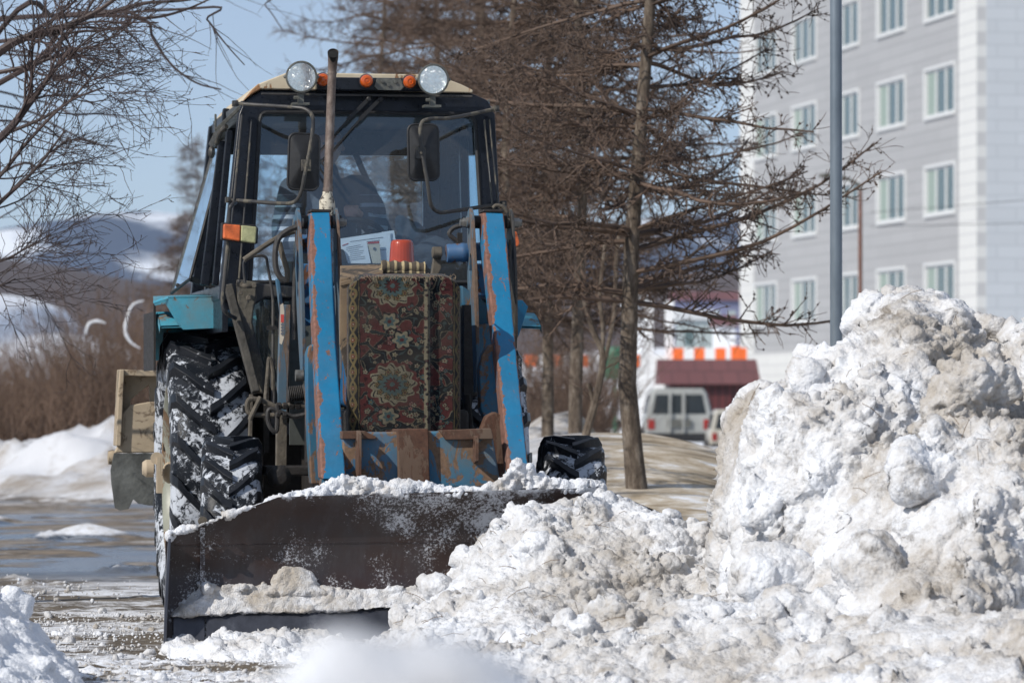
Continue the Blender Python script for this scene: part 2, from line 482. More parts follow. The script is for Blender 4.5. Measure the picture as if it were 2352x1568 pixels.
def snow_mat(name, dirt=0.5, warm=(0.40, 0.345, 0.275), dark=(0.10, 0.075, 0.05), white=(0.77, 0.79, 0.83), s=1.0, dk=0.5, coord="Object"):
    t = NT(name)
    c = t.co(coord)
    big = t.noise(1.3 * s, 6, .62, c, .3); mid = t.noise(5 * s, 8, .68, c, .2); fine = t.noise(38 * s, 6, .75, c)
    f = t.math('ADD', t.math('MULTIPLY', big, .55), t.math('ADD', t.math('MULTIPLY', mid, .35), t.math('MULTIPLY', fine, .12)))
    lo = 0.585 - .17 * dirt
    col = t.ramp(f, [(lo - .05, white), (lo + .02, [w * .35 + v * .65 for w, v in zip(warm, white)]), (lo + .09, [w * .75 + v * .25 for w, v in zip(warm, white)]), (lo + .17, warm)])
    g = t.math('ADD', t.math('MULTIPLY', t.noise(2.1 * s, 5, .6, c, .4), .5), t.math('MULTIPLY', t.noise(16 * s, 7, .75, c), .5))
    col = t.mix(t.ramp(g, [(0.66 - .1 * dk, 0), (0.74 - .08 * dk, .8)]), col, dark)
    grit = t.ramp(t.noise(120 * s, 3, .6, c), [(0.67, 0), (0.73, .5)])
    col = t.mix(t.math('MULTIPLY', grit, t.ramp(big, [(0.4, .2), (0.6, 1)])), col, dark)
    t.set(Base_Color=col, Roughness=.72)
    t.b.inputs["Specular IOR Level"].default_value = 0.3
    t.bump(t.math('ADD', t.math('MULTIPLY', mid, .5), t.math('ADD', fine, t.math('ADD', t.math('MULTIPLY', t.noise(90 * s, 3, .7, c), .6), t.math('MULTIPLY', t.vor(60 * s, c), -.7)))), .55, .016)
    return t.m
M['snowpile'] = snow_mat('dirty_snow', .68, dk=1.15, warm=(0.38, 0.335, 0.28))
M['snowheap'] = snow_mat('pushed_snow', .62, dk=.9, warm=(0.38, 0.34, 0.29))
M['snowclean'] = snow_mat('fresh_snow', -.25, dk=-1.0)
M['snowblade'] = snow_mat('snow_on_steel', .3, dk=.1, s=2.0)
M['snowledge'] = snow_mat('gritty_packed_snow', .55, dk=.45, s=2.2)
M['snowdirty'] = snow_mat('brown_snow', 1.2, dk=1.0, s=1.5)
# ================================================================ THE SETTING
def smax(vals, p=5.0):
    s_ = 0
    for v in vals: s_ = s_ + np.maximum(v, 0) ** p
    return s_ ** (1 / p)

def bump(X, Y, cx, cy, rx, ry, h, p=2.0, rot=0.0, q=0.8):
    c, s = math.cos(R(rot)), math.sin(R(rot))
    dx, dy = X - cx, Y - cy
    u, v = (dx * c + dy * s) / rx, (-dx * s + dy * c) / ry
    d = np.sqrt(u * u + v * v)
    return h * np.clip(1 - d ** p, 0, 1) ** q

def ground_h(X, Y):
    P = np.stack([X, Y, X * 0], 1)
    z = 0.02 * fbm(P, 0.8, 4, 3)
    near = np.clip((34 - Y) / 10, 0, 1)
    lum = np.clip(0.6 - worley(P, 8, 5), 0, 1) * .085 + np.clip(0.6 - worley(P, 19, 9), 0, 1) * .035
    msk = np.clip(fbm(P, 1.1, 4, 21) * 2.2 + .55, 0, 1)
    z += near * lum * np.maximum(msk, np.clip((20.3 - Y) / 1.5, 0, 1))
    # mound under the trees on the right
    z = smax([z + .2, bump(X, Y, .75, 35.5, 2.1, 8.0, .98, 2.2) + .2, bump(X, Y, 1.9, 29.5, 2.9, 6.0, .50, 2.0) + .2], 6) - .2
    wx = np.clip((X - 0.0) / 2, 0, 1)
    z += wx * 0.06 * fbm(P, .9, 4, 31) * np.clip((Y - 22) / 4, 0, 1)
    # ploughed snow bank along the left of the track, far
    b1 = bump(X, Y, -14.5, 62, 12.5, 7, .62, 2.4) * (1 + .8 * fbm(P, .5, 5, 41, .65))
    b2 = bump(X, Y, -3.5, 57, 4.0, 8.5, .85, 2.2) * (1 + .8 * fbm(P, .6, 5, 43, .65))
    b3 = bump(X, Y, .30, 46, 1.0, 4.5, 1.15, 2.0) * (1 + .6 * fbm(P, .7, 4, 47))
    z = smax([z + .2, b1 + .2, b2 + .2, b3 + .2], 6) - .2
    rough = np.clip(z - .15, 0, 1) * (Y > 42) * (X < 0)
    z += rough * (.55 * fbm(P, .8, 4, 141) + .30 * (0.55 - worley(P, 2.4, 143)) + .35 * fbm(P, 3, 3, 145))
    for cx, cy, rx, ry, h in ((-3.72, 36.5, .62, .7, .07), (-2.72, 29.8, .42, .45, .06), (-3.35, 27.6, .55, .4, .05), (-5.6, 41, 1.2, .9, .08), (-2.2, 33.5, .5, .6, .06)):
        z += bump(X, Y, cx, cy, rx, ry, h, 2.0) * np.clip(.6 + 2.2 * fbm(P * np.array([1, .6, 1]), 4.0, 4, 151, .65), 0, 2)
    far = np.clip((Y - 66) / 20, 0, 1)
    z += far * 0.15 * fbm(P, .05, 3, 51)
    # low grass-and-snow banks on the track, away from the camera
    z += .10 * np.clip(fbm(P * np.array([.5, 1.6, 1]), .6, 4, 61) - .25, 0, 1) * np.clip((Y - 23) / 4, 0, 1) * (X < 0)
    return z - GZ0

GZ0 = 0.0
def lines(*seg):
    out = []
    for a, b, st in seg: out += list(np.arange(a, b, st))
    return np.array(out)
gx = lines((-4000, -400, 400), (-400, -60, 20), (-60, -14, 1.0), (-14, -3.2, .14), (-3.2, 4.2, .022), (4.2, 9, .12), (9, 60, 1.0), (60, 400, 20), (400, 4001, 400))
gy = lines((-30, 14, 2), (14, 17, .1), (17, 21, .03), (21, 32, .07), (32, 70, .2), (70, 140, 2), (140, 600, 20), (600, 3000, 300), (3000, 6001, 500))
GZ0 = float(ground_h(np.array([-2.3, -2.0, -1.0]), np.array([24.0, 25.5, 26.0])).mean()) + .005
XX, YY = np.meshgrid(gx, gy)
ZZ = ground_h(XX.ravel(), YY.ravel())
nx, ny = len(gx), len(gy)
idx = np.arange(nx * ny).reshape(ny, nx)
F = np.stack([idx[:-1, :-1], idx[:-1, 1:], idx[1:, 1:], idx[1:, :-1]], -1).reshape(-1, 4)

t = NT('track_and_old_snow')
c = t.co(); sx, sy, sz = t.sep(c)
flat = t.mapping((0.9, 1.0, 1))
dirtn = t.noise(1.1, 8, .65, flat, .4); fine = t.noise(14, 8, .75); clump = t.noise(5, 7, .7)
snowc = t.ramp(fine, [(0.3, (0.5, 0.47, 0.43)), (0.6, (0.83, 0.86, 0.92))])
dirtc = t.ramp(clump, [(0.3, (0.055, 0.042, 0.03)), (0.55, (0.15, 0.12, 0.085)), (0.75, (0.30, 0.26, 0.2))])
# chunk tops of snow over grey-brown slush
m_near = t.ramp(t.math('ADD', t.math('MULTIPLY', dirtn, .6), t.math('MULTIPLY', clump, .5)), [(0.52, 0), (0.61, 1)])
col = t.mix(m_near, dirtc, snowc)
# icy wet stretches on the left of the tractor
wet = t.noise(.75, 7, .62, t.mapping((0.7, .55, 1)), .5)
zone = t.math('MULTIPLY', t.ramp(t.math('DIVIDE', sy, 100), [(0.262, 0), (0.30, 1), (0.46, 1), (0.53, 0)]), t.ramp(t.math('ADD', t.math('DIVIDE', sx, 20), .5), [(0.49, 1), (0.53, 0)]))
wm = t.math('MULTIPLY', t.ramp(wet, [(0.47, 0), (0.53, 1)]), zone)
darkz = t.math('MULTIPLY', zone, t.ramp(t.noise(.8, 7, .7, t.mapping((.8, .6, 1)), .2), [(0.52, 1), (0.62, 0.45)]))
col = t.mix(t.math('MULTIPLY', darkz, .8), col, t.mix(t.ramp(t.noise(3, 6, .7), [(0.4, 0), (0.6, 1)]), (0.09, 0.07, 0.05), (0.28, 0.22, 0.16)))
col = t.mix(wm, col, t.mix(t.ramp(t.noise(2.2, 7, .7), [(0.4, 0), (0.65, 1)]), (0.035, 0.05, 0.075), (0.12, 0.13, 0.14)))
# raised things are snow: banks far left, mound right is sandy old snow with dry grass
bank = t.math('MULTIPLY', t.ramp(t.math('ADD', sz, t.math('MULTIPLY', t.noise(2.5, 6, .65), .25)), [(0.16, 0), (0.28, 1)]), t.ramp(t.math('DIVIDE', sy, 100), [(0.42, 0), (0.46, 1)]))
bankc = t.mix(t.ramp(t.noise(.9, 8, .7), [(0.44, 0), (0.62, .8)]), (0.62, 0.63, 0.66), (0.25, 0.2, 0.145))
drift = t.math('MULTIPLY', zone, t.ramp(t.math('ADD', sz, t.math('MULTIPLY', t.noise(8, 6, .7), .05)), [(0.05, 0), (0.07, 1)]))
col = t.mix(drift, col, snowc); wm = t.math('MULTIPLY', wm, t.math('SUBTRACT', 1, drift))
col = t.mix(bank, col, bankc)
md = t.math('MULTIPLY', t.ramp(t.math('ADD', t.math('DIVIDE', sx, 20), .5), [(0.515, 0), (0.545, 1)]), t.ramp(t.math('DIVIDE', sy, 100), [(0.215, 0), (0.235, 1), (0.55, 1), (0.6, 0)]))
streak = t.noise(2.6, 8, .7, t.mapping((.9, 1.0, 1), (0, 0, R(-15))), .3)
mc = t.ramp(streak, [(0.36, (0.20, 0.155, 0.095)), (0.48, (0.42, 0.34, 0.24)), (0.58, (0.60, 0.54, 0.45)), (0.66, (0.8, 0.82, 0.86))])
col = t.mix(t.math('MULTIPLY', md, t.ramp(t.math('ADD', sz, 0), [(0.0, .9), (.3, 1)])), col, mc)
farm = t.ramp(t.math('DIVIDE', sy, 100), [(0.60, 0), (0.70, 1)])
farc = t.mix(t.ramp(t.noise(.16, 7, .7), [(0.45, 0), (0.6, 1)]), (0.78, 0.8, 0.84), (0.2, 0.16, 0.12))
col = t.mix(farm, col, farc)
t.set(Base_Color=col, Roughness=t.mix(wm, (.9,) * 3, (.2,) * 3))
t.bump(t.math('ADD', t.math('MULTIPLY', t.noise(45, 6, .7), t.math('SUBTRACT', 1, t.math('MULTIPLY', wm, .93))), t.math('MULTIPLY', wm, t.math('MULTIPLY', t.noise(6, 5, .6), .5))), .5, .02)
M['ground'] = t.m
g = mesh_np('ground', np.stack([XX.ravel(), YY.ravel(), ZZ], 1), F, M['ground'])
tag(g, kind='structure')

# ---------------------------------------------------------------- hills
def hill(name, d0, d1, prof, mat, amp, seed, nxs=260, nys=26):
    """prof: list of (px, py) of the skyline the hill shows when its crest stands at d1"""
    px = np.linspace(prof[0][0], prof[-1][0], nxs)
    py = np.interp(px, [p[0] for p in prof], [p[1] for p in prof])
    X = (px - 1176) / FPX * d1; Zc = CAMZ + (HOR - py) / FPX * d1
    V = []
    for j in range(nys):
        v = j / (nys - 4.0)
        Y = d0 + (d1 - d0) * v
        hh = np.sin(min(v, 1.3) * math.pi / 2) ** 1.3 if v <= 1 else 1 - (v - 1) * 1.5
        P = np.stack([X, np.full_like(X, Y), X * 0], 1)
        V.append(np.stack([X, np.full_like(X, Y), Zc * hh + amp * hh * fbm(P, 6.0 / (d1 - d0), 4, seed) - 1.0 * (v < .01)], 1))
    V = np.concatenate(V)
    idx = np.arange(nxs * nys).reshape(nys, nxs)
    F = np.stack([idx[:-1, :-1], idx[:-1, 1:], idx[1:, 1:], idx[1:, :-1]], -1).reshape(-1, 4)
    return tag(mesh_np(name, V, F, mat), kind='structure')

def hill_mat(name, snow, veg, lo, hi, s, stretch=(1, .35, 2.0)):
    t = NT(name)
    n = t.noise(s, 8, .62, t.mapping(stretch), .3)
    t.set(Base_Color=t.ramp(n, [(lo, veg), (hi, snow)]), Roughness=.95)
    return t.m
hill('mountain', 2000, 3400, [(-900, 600), (-300, 590), (0, 568), (60, 548), (150, 528), (230, 512), (330, 503), (450, 507), (600, 530), (900, 575), (1300, 560), (1500, 520), (1700, 512), (2000, 560), (2700, 620)],
     hill_mat('mountain_snow_and_blued_rock', (0.80, 0.84, 0.9), (0.045, 0.075, 0.14), .47, .53, .0042), 12, 5)  # bare slopes have the blue of distant haze mixed into their colour
hill('wooded_ridge', 600, 1000, [(-900, 610), (-200, 604), (40, 603), (170, 622), (350, 660), (600, 690), (1000, 680), (1500, 640), (1700, 628), (2700, 650)],
     hill_mat('ridge_bare_woods', (0.5, 0.48, 0.5), (0.085, 0.066, 0.066), .60, .72, .012), 2, 6)
hill('snowfield', 250, 450, [(-900, 670), (-100, 678), (90, 690), (150, 712), (200, 770), (330, 800), (900, 840), (1400, 800), (2700, 800)],
     hill_mat('snowfield_patchy', (0.84, 0.86, 0.9), (0.2, 0.16, 0.14), .36, .46, .05), .8, 7)

# ---------------------------------------------------------------- twigs
def tube_batch(P, r, sides=3):
    """P (N,K,3) polylines, r (N,K) radii -> verts, quads"""
    N, K, _ = P.shape
    Tn = np.gradient(P, axis=1); Tn /= np.linalg.norm(Tn, axis=2, keepdims=True) + 1e-9
    ref = np.where(np.abs(Tn[:, :, 2:3].mean(1, keepdims=True)) < .8, np.array([[[0, 0, 1.0]]]), np.array([[[1.0, 0, 0]]]))
    U = np.cross(Tn, np.broadcast_to(ref, Tn.shape)); U /= np.linalg.norm(U, axis=2, keepdims=True) + 1e-9
    Wv = np.cross(Tn, U)
    vs = []
    for k in range(sides):
        a = 2 * math.pi * k / sides
        vs.append(P + (U * math.cos(a) + Wv * math.sin(a)) * r[:, :, None])
    V = np.stack(vs, 2)               # N,K,sides,3
    base = (np.arange(N) * K * sides)[:, None, None]
    kk = (np.arange(K - 1) * sides)[None, :, None]
    s0 = np.arange(sides)[None, None, :]; s1 = (s0 + 1) % sides
    Fq = np.stack([base + kk + s0, base + kk + s1, base + kk + sides + s1, base + kk + sides + s0], -1).reshape(-1, 4)
    return V.reshape(-1, 3), Fq

def spawn(rng, P, r, n, t0, t1, ang, length, K, flat=.5, grav=0.0, wob=.12, rr=.5, rmin=.0015, taper=.35, tip_bias=0):
    """n children per parent polyline; returns their polylines and radii"""
    N, Kp, _ = P.shape
    pi = np.repeat(np.arange(N), n)
    u = rng.random(len(pi))
    tt = (t0 + (t1 - t0) * u) * (Kp - 1)
    i0 = np.clip(tt.astype(int), 0, Kp - 2); fr = (tt - i0)[:, None]
    A = P[pi, i0]; B = P[pi, i0 + 1]
    pos = A + (B - A) * fr; tan = B - A; tan /= np.linalg.norm(tan, axis=1, keepdims=True) + 1e-9
    rad = r[pi, i0]
    S = rng.normal(size=(len(pi), 3)); S[:, 2] *= flat
    S -= tan * (S * tan).sum(1, keepdims=True); S /= np.linalg.norm(S, axis=1, keepdims=True) + 1e-9
    an = R(1) * (ang[0] + (ang[1] - ang[0]) * rng.random(len(pi)))[:, None]
    d = tan * np.cos(an) + S * np.sin(an)
    L = (length[0] + (length[1] - length[0]) * rng.random(len(pi))) * (1 - tip_bias * u)
    pts = [pos]
    for k in range(1, K):
        d = d + rng.normal(size=d.shape) * wob; d[:, 2] += grav
        d /= np.linalg.norm(d, axis=1, keepdims=True)
        pts.append(pts[-1] + d * (L / (K - 1))[:, None])
    Pc = np.stack(pts, 1)
    rc = np.maximum(rad * rr, rmin)[:, None] * np.linspace(1, taper, K)[None]
    return Pc, rc

def knobs(rng, P, n, size):
    """small cones and buds on twigs: octahedra"""
    N, K, _ = P.shape
    pi = rng.integers(0, N, n); k = rng.integers(0, K - 1, n); f = rng.random((n, 1))
    c = P[pi, k] * (1 - f) + P[pi, k + 1] * f
    s_ = (size[0] + (size[1] - size[0]) * rng.random(n))[:, None, None]
    o = np.array([[1, 0, 0], [0, 1, 0], [-1, 0, 0], [0, -1, 0], [0, 0, 1.3], [0, 0, -.8]])[None] * s_
    V = (c[:, None] + o).reshape(-1, 3)
    b = (np.arange(n) * 6)[:, None, None]
    f_ = np.array([[0, 1, 4], [1, 2, 4], [2, 3, 4], [3, 0, 4], [1, 0, 5], [2, 1, 5], [3, 2, 5], [0, 3, 5]])[None]
    return V, (b + f_).reshape(-1, 3)

def twig_mesh(name, sets, mat, parent=None, kn=None, sides=3):
    Vs, Fs, n = [], [], 0
    for P, r in sets:
        V, F = tube_batch(P, r, sides); Vs.append(V); Fs.append(F + n); n += len(V)
    if kn is not None:
        V, F = kn; F = np.concatenate([F, F[:, 2:3]], 1); 
    V = np.concatenate(Vs); F = np.concatenate(Fs)
    o = mesh_np(name, V, F, mat, parent, smooth=False)
    return o

M['bark'] = None
t = NT('larch_bark')
v = t.mapping((1, 1, .35))
n = t.noise(16, 9, .75, v, .3)
t.set(Base_Color=t.ramp(n, [(0.35, (0.045, 0.033, 0.024)), (0.5, (0.13, 0.10, 0.075)), (0.62, (0.24, 0.20, 0.16))]), Roughness=.95); t.bump(n, 1.0, .03)
M['bark'] = t.m
M['twig'] = plain('larch_twigs', (0.118, 0.080, 0.060), .85, 0, .5, 2.2)
M['twig_dark'] = plain('larch_twigs_dark', (0.07, 0.05, 0.04), .85, 0, .5, 2.0)
M['birch_twig'] = plain('birch_twigs', (0.055, 0.036, 0.032), .6, 0, .5, 3)
M['shrub'] = plain('shrub_stems', (0.15, 0.098, 0.07), .9, 0, .4, .6)

def larch(seed, height=7.5, trunk_r=.085, lean=(0, 0), first=1.0, spread=1.9, dens=1.0, kn=0, bend=None, up=0.0):
    rng = np.random.default_rng(seed)
    root = empty('larch_tree')
    K = 16; zz = np.linspace(0, height, K)
    px_ = lean[0] * zz / height + .05 * np.sin(zz * 1.1 + seed); py_ = lean[1] * zz / height + .05 * np.sin(zz * .9 + 2 * seed)
    px_ -= px_[0]; py_ -= py_[0]
    if bend: px_ = np.interp(zz, *bend)
    rad = trunk_r * (1 - .9 * (zz / height) ** .8) * np.where(zz < .2, 1.15, 1)
    m = MB(); m.tube([(a, b, c_) for a, b, c_ in zip(px_, py_, zz - .15)], list(rad), 14)
    tr = m.build('trunk', M['bark'], root)
    # main limbs
    nb = int(19 * height * dens * .55); nl = int(nb * .72)
    zb = np.concatenate([first + (4.8 - first) * np.arange(nl) / nl, 4.8 + (height - 5.1) * np.arange(nb - nl) / (nb - nl)])
    zb[:nl] = zb[:nl] + .13 * np.sin(zb[:nl] * 2 * math.pi / .42)      # limbs gather in tiers
    az = rng.random(nb) * 2 * math.pi
    L = spread * (1 - (zb / height) ** 1.6) * (0.5 + .5 * rng.random(nb)) + .12
    pts = [np.stack([np.interp(zb, zz, px_), np.interp(zb, zz, py_), zb], 1)]
    el = R(1) * rng.uniform(-12, 14, nb) + R(up)
    d = np.stack([np.cos(az) * np.cos(el), np.sin(az) * np.cos(el), np.sin(el)], 1)
    KB = 9
    for k in range(1, KB):
        d = d + rng.normal(size=d.shape) * .07; d[:, 2] += (-.045 if k < 4 else .06)
        d /= np.linalg.norm(d, axis=1, keepdims=True)
        pts.append(pts[-1] + d * (L / (KB - 1))[:, None])
    P1 = np.stack(pts, 1); r1 = (0.007 + .0085 * L)[:, None] * np.linspace(1, .3, KB)[None]
    P2, r2 = spawn(rng, P1, r1, int(26 * dens), .08, 1.0, (30, 70), (.12, .50), 6, flat=.45, grav=.0, wob=.14, rr=.45, rmin=.0036, tip_bias=.55)
    P3, r3 = spawn(rng, P2, r2, 4, .1, 1.0, (30, 75), (.05, .18), 4, flat=.9, grav=-.02, wob=.2, rr=.7, rmin=.003, taper=.7)
    crown = twig_mesh('crown', [(P1, r1), (P2, r2), (P3, r3)], M['twig'], root)
    if kn:
        V, F = knobs(rng, np.concatenate([P2[:, ::1][:, :4], P3]), kn, (.006, .012))
        mesh_np('cones', V, F, M['twig_dark'], root, smooth=False)
    return root

near = larch(11, 7.5, .078, (.0, .1), 1.4, 2.4, 1.15, kn=12000, bend=([0, 1.0, 2.0, 3.5, 7.5], [0, -.09, -.06, .06, .3]), up=6)
near.location = W(1470, 1150, 30)
near.location.z = .44
tag(near, 'tall bare larch with grey trunk nearest the snow pile, beside the lamp post', 'tree', 'bare larches')
mid = larch(23, 7.5, .072, (-.1, 0), 1.75, 2.4, 1.1)
for i, (px, d, z, rz, sc, lab) in enumerate([
        (1325, 36, .25, 0, 1.0, 'bare larch with a thick lit trunk standing just left of the forked young tree'),
        (1250, 40, .05, 140, 1.0, 'slim bare larch whose bare trunk stands nearest to the right loader arm'),
        (1090, 47, .0, 60, 1.2, 'bare larch rising right behind the right half of the tractor roof'),
        (880, 55, .0, 250, 1.15, 'bare larch crown showing above the middle of the tractor roof'),
        (1180, 38, .1, 200, 1.0, 'bare larch whose twigs start right beside the right edge of the cab'),
        (990, 62, .0, 100, 1.5, 'bare larch crown showing behind the right work light on the roof'),
        (1120, 42, .1, 290, 1.05, 'bare larch right of the cab, its trunk hidden behind the right loader arm'),
        (405, 72, .0, 120, .60, 'small blurred bare larch at the edge of the thicket, furthest left'),
        (462, 78, .0, 20, .82, 'blurred bare larch left of the tractor cab, behind its open door'),
        (600, 84, .0, 310, .85, 'faraway bare larch mostly hidden behind the left side of the cab')]):
    o = mid if i == 0 else copy_tree(mid)
    p = W(px, 900, d); o.location = (p.x, d, z); o.rotation_euler = (0, 0, R(rz)); o.scale = (sc, sc, sc)
    tag(o, lab, 'tree', 'bare larches')

# many-stemmed young tree between the trunks
def young_tree():
    rng = np.random.default_rng(5)
    root = empty('young_tree')
    d = 33
    base = W(1345, 1000, d); root.location = (base.x, d, .5)
    st = []
    for pts in ([(1345, 1000), (1372, 900), (1385, 820), (1362, 760), (1345, 700), (1330, 640)], [(1372, 900), (1400, 780), (1412, 700), (1415, 600), (1425, 520)], [(1380, 840), (1385, 760), (1378, 680), (1390, 560)], [(1350, 985), (1362, 930), (1352, 880)]):
        st.append([W(x, y, d) - Vector(root.location) for x, y in pts])
    m = MB()
    for i, q in enumerate(st): m.curve(q, .028 if i == 0 else .017, 7, 4) if i else m.tube(smooth_path(q, 4), list(np.linspace(.034, .015, 21)), 7)
    m.build('stem', M['bark'], root)
    P1 = np.stack([np.array([list(v) for v in smooth_path(q, 4)])[np.linspace(0, 4 * (len(q) - 1), 9).astype(int)] for q in st]); r1 = np.full(P1.shape[:2], .012)
    P2, r2 = spawn(rng, P1, r1, 10, .3, 1, (30, 70), (.2, .7), 6, flat=1, grav=.02, rr=.4, rmin=.003)
    P3, r3 = spawn(rng, P2, r2, 4, .2, 1, (30, 60), (.1, .3), 4, flat=1, rr=.6, rmin=.0025)
    twig_mesh('twigs', [(P2, r2), (P3, r3)], M['twig'], root)
    tag(root, 'thin forked young tree without leaves between two larch trunks', 'tree')
young_tree()

# birch on the left, trunk outside the frame
def birch():
    rng = np.random.default_rng(77)
    root = empty('birch_tree')
    ox, oy = -3.95, 24.4
    root.location = (ox, oy, 0)
    O = Vector(root.location)
    m = MB(); m.tube([(0, 0, -.1), (.02, 0, 1), (-.03, .05, 2.2), (.05, 0, 3.4), (.1, 0, 5.2)], [.09, .08, .07, .055, .02], 12)
    m.build('trunk', M['bark'], root)
    limbs = [
        (20.2, .017, [(-420, 620), (-150, 430), (0, 318), (70, 235), (125, 160), (163, 112)]),
        (20.8, .018, [(-420, 380), (-150, 230), (0, 118), (60, 86), (150, 60), (225, 25), (300, -30)]),
        (21.6, .012, [(-400, 420), (-100, 250), (0, 190), (90, 140), (140, 95), (190, 40), (225, -20)]),
        (20.4, .010, [(-420, 700), (-100, 560), (0, 465), (80, 390), (150, 300)]),
        (20.6, .006, [(-420, 780), (-150, 640), (0, 600), (60, 570), (115, 540)]),
        (20.0, .009, [(-420, 560), (-150, 470), (-20, 420), (60, 330), (150, 240), (240, 200)]),
        (20.9, .009, [(-420, 330), (-100, 330), (30, 300), (150, 240), (240, 140)]),
        (21.2, .010, [(-420, 150), (-100, 170), (30, 160), (160, 120), (250, 100)]),
        (20.1, .006, [(-420, 820), (-100, 670), (0, 655), (35, 640)]),
    ]
    P1 = []; r1 = []
    mm = MB()
    for d, r0, q in limbs:
        d += 4.2; r0 *= 1.2
        pts = [W(x, y, d) - O for x, y in q]
        pts[0] = Vector((0, 0, max(.8, pts[0].z)))
        sp = smooth_path(pts, 6)
        rr = list(np.linspace(r0 * 1.7, r0 * .45, len(sp)))
        mm.tube(sp, rr, 7)
        k = np.linspace(len(sp) * .3, len(sp) - 1, 14).astype(int)
        P1.append([list(sp[i]) for i in k]); r1.append([rr[i] for i in k])
    mm.build('limbs', M['birch_twig'], root)
    P1 = np.array(P1); r1 = np.array(r1)
    P2, r2 = spawn(rng, P1, r1, 12, .15, 1.0, (15, 60), (.28, .72), 8, flat=1.0, grav=.012, wob=.13, rr=.45, rmin=.0027, taper=.5)
    P3, r3 = spawn(rng, P2, r2, 7, .15, 1.0, (20, 60), (.12, .40), 6, flat=.9, grav=.015, wob=.17, rr=.6, rmin=.0021, taper=.6)
    P4, r4 = spawn(rng, P3, r3, 2, .3, 1.0, (25, 60), (.04, .12), 4, flat=.9, grav=.01, wob=.2, rr=.8, rmin=.0019, taper=.7)
    V, F = knobs(rng, np.concatenate([P3[:, :4], P4]), 2600, (.0028, .005))
    twig_mesh('twigs', [(P2, r2), (P3, r3), (P4, r4)], M['birch_twig'], root)
    mesh_np('buds', V, F, M['birch_twig'], root, smooth=False)
    tag(root, 'bare birch reaching in from the left edge with sharp fine budded twigs', 'tree')
birch()

def far_birch():
    """same kind further back: long arching shoots, out of focus"""
    rng = np.random.default_rng(78)
    root = empty('birch_tree')
    d0 = 33.0
    root.location = (-5.2, d0, 0); O = Vector(root.location)
    m = MB(); m.tube([(0, 0, -.1), (.02, 0, 1), (-.03, .05, 2.2), (.05, 0, 3.6), (.1, 0, 5.6)], [.1, .09, .08, .06, .02], 12)
    m.build('trunk', M['bark'], root)
    arcs = [(27, .014, [(-300, 200), (0, 70), (130, 40), (240, 30), (330, 8), (430, 0), (520, -25)]),
            (27, .011, [(100, 80), (220, 38), (340, 42), (420, 25), (500, -10)]),
            (29, .010, [(200, 30), (330, 45), (352, 90), (395, 150), (450, 190), (508, 206)]),
            (28, .007, [(440, 20), (475, 45), (505, 85), (530, 115), (562, 150)]),
            (33, .008, [(100, 130), (210, 135), (290, 147), (390, 134)]),
            (33, .008, [(60, 120), (170, 165), (235, 178), (312, 165)]),
            (36, .009, [(80, 230), (165, 262), (230, 262), (332, 280)]),
            (34, .008, [(40, 250), (130, 290), (200, 325), (232, 332), (290, 368)]),
            (31, .007, [(60, 280), (150, 330), (170, 320), (215, 325), (240, 342)]),
            (30, .008, [(-300, 520), (0, 400), (90, 385), (120, 352), (155, 325), (190, 322)]),
            (34, .007, [(-100, 560), (0, 500), (50, 470), (90, 430)]),
            (35, .007, [(560, -10), (610, 15), (650, 70)])]
    mm = MB(); P1 = []; r1 = []
    for d, r0, q in arcs:
        pts = [W(x, y, d) - O for x, y in q]
        if q[0][0] > -250: pts = [Vector((0.02, 0, 2.6)), Vector((.6, (d - d0) * .5, pts[0].z * .9 + .3))] + pts
        else: pts[0] = Vector((0, 0, 2.0))
        sp = smooth_path(pts, 6); rr = list(np.linspace(r0 * 1.5, r0 * .5, len(sp)))
        mm.tube(sp, rr, 6)
        k = np.linspace(len(sp) * .3, len(sp) - 1, 10).astype(int)
        P1.append([list(sp[i]) for i in k]); r1.append([rr[i] for i in k])
    mm.build('limbs', M['birch_twig'], root)
    P1 = np.array(P1); r1 = np.array(r1)
    P2, r2 = spawn(rng, P1, r1, 7, .05, .75, (15, 50), (.2, .6), 7, flat=1, grav=-.01, wob=.1, rr=.5, rmin=.003)
    twig_mesh('twigs', [(P2, r2)], M['birch_twig'], root)
    tag(root, 'out-of-focus bare birch behind the sharp twigs, with long arching shoots', 'tree')
far_birch()

# ---------------------------------------------------------------- thickets (nobody could count the stems)
def thicket(name, px0, px1, d0, d1, n, h, seed, label, r=.011, mat=None):
    rng = np.random.default_rng(seed)
    d = d0 + (d1 - d0) * rng.random(n); px = px0 + (px1 - px0) * rng.random(n)
    X = (px - 1176) / FPX * d
    hh = h[0] + (h[1] - h[0]) * rng.random(n); hh = hh * (np.interp(px, [0, 120, 230, 330, 420], [.55, .62, 1.0, 1.12, .9]) if px0 < 0 else 1); hh = hh * (1 + .35 * np.sin(X * .55 + seed) + .2 * np.sin(X * 1.7))
    hh = np.clip(hh, .3, 99)
    p = np.stack([X, d, ground_h(X, d) - .05], 1)
    dr = rng.normal(size=(n, 3)) * np.array([.28, .28, 0]); dr[:, 2] = 1; dr /= np.linalg.norm(dr, axis=1, keepdims=True)
    pts = [p]
    for k in range(1, 7):
        dr = dr + rng.normal(size=dr.shape) * np.array([.12, .12, .02]); dr /= np.linalg.norm(dr, axis=1, keepdims=True)
        pts.append(pts[-1] + dr * (hh / 6)[:, None])
    P1 = np.stack(pts, 1); r1 = np.full((n, 1), r) * np.linspace(1, .4, 7)[None]
    P2, r2 = spawn(rng, P1, r1, 6, .25, 1, (20, 55), (.3, .9), 5, flat=1, grav=.05, wob=.15, rr=.6, rmin=r * .4)
    o = twig_mesh(name, [(P1, r1), (P2, r2)], mat or M['shrub'])
    return tag(o, label, 'shrubs', kind='stuff')
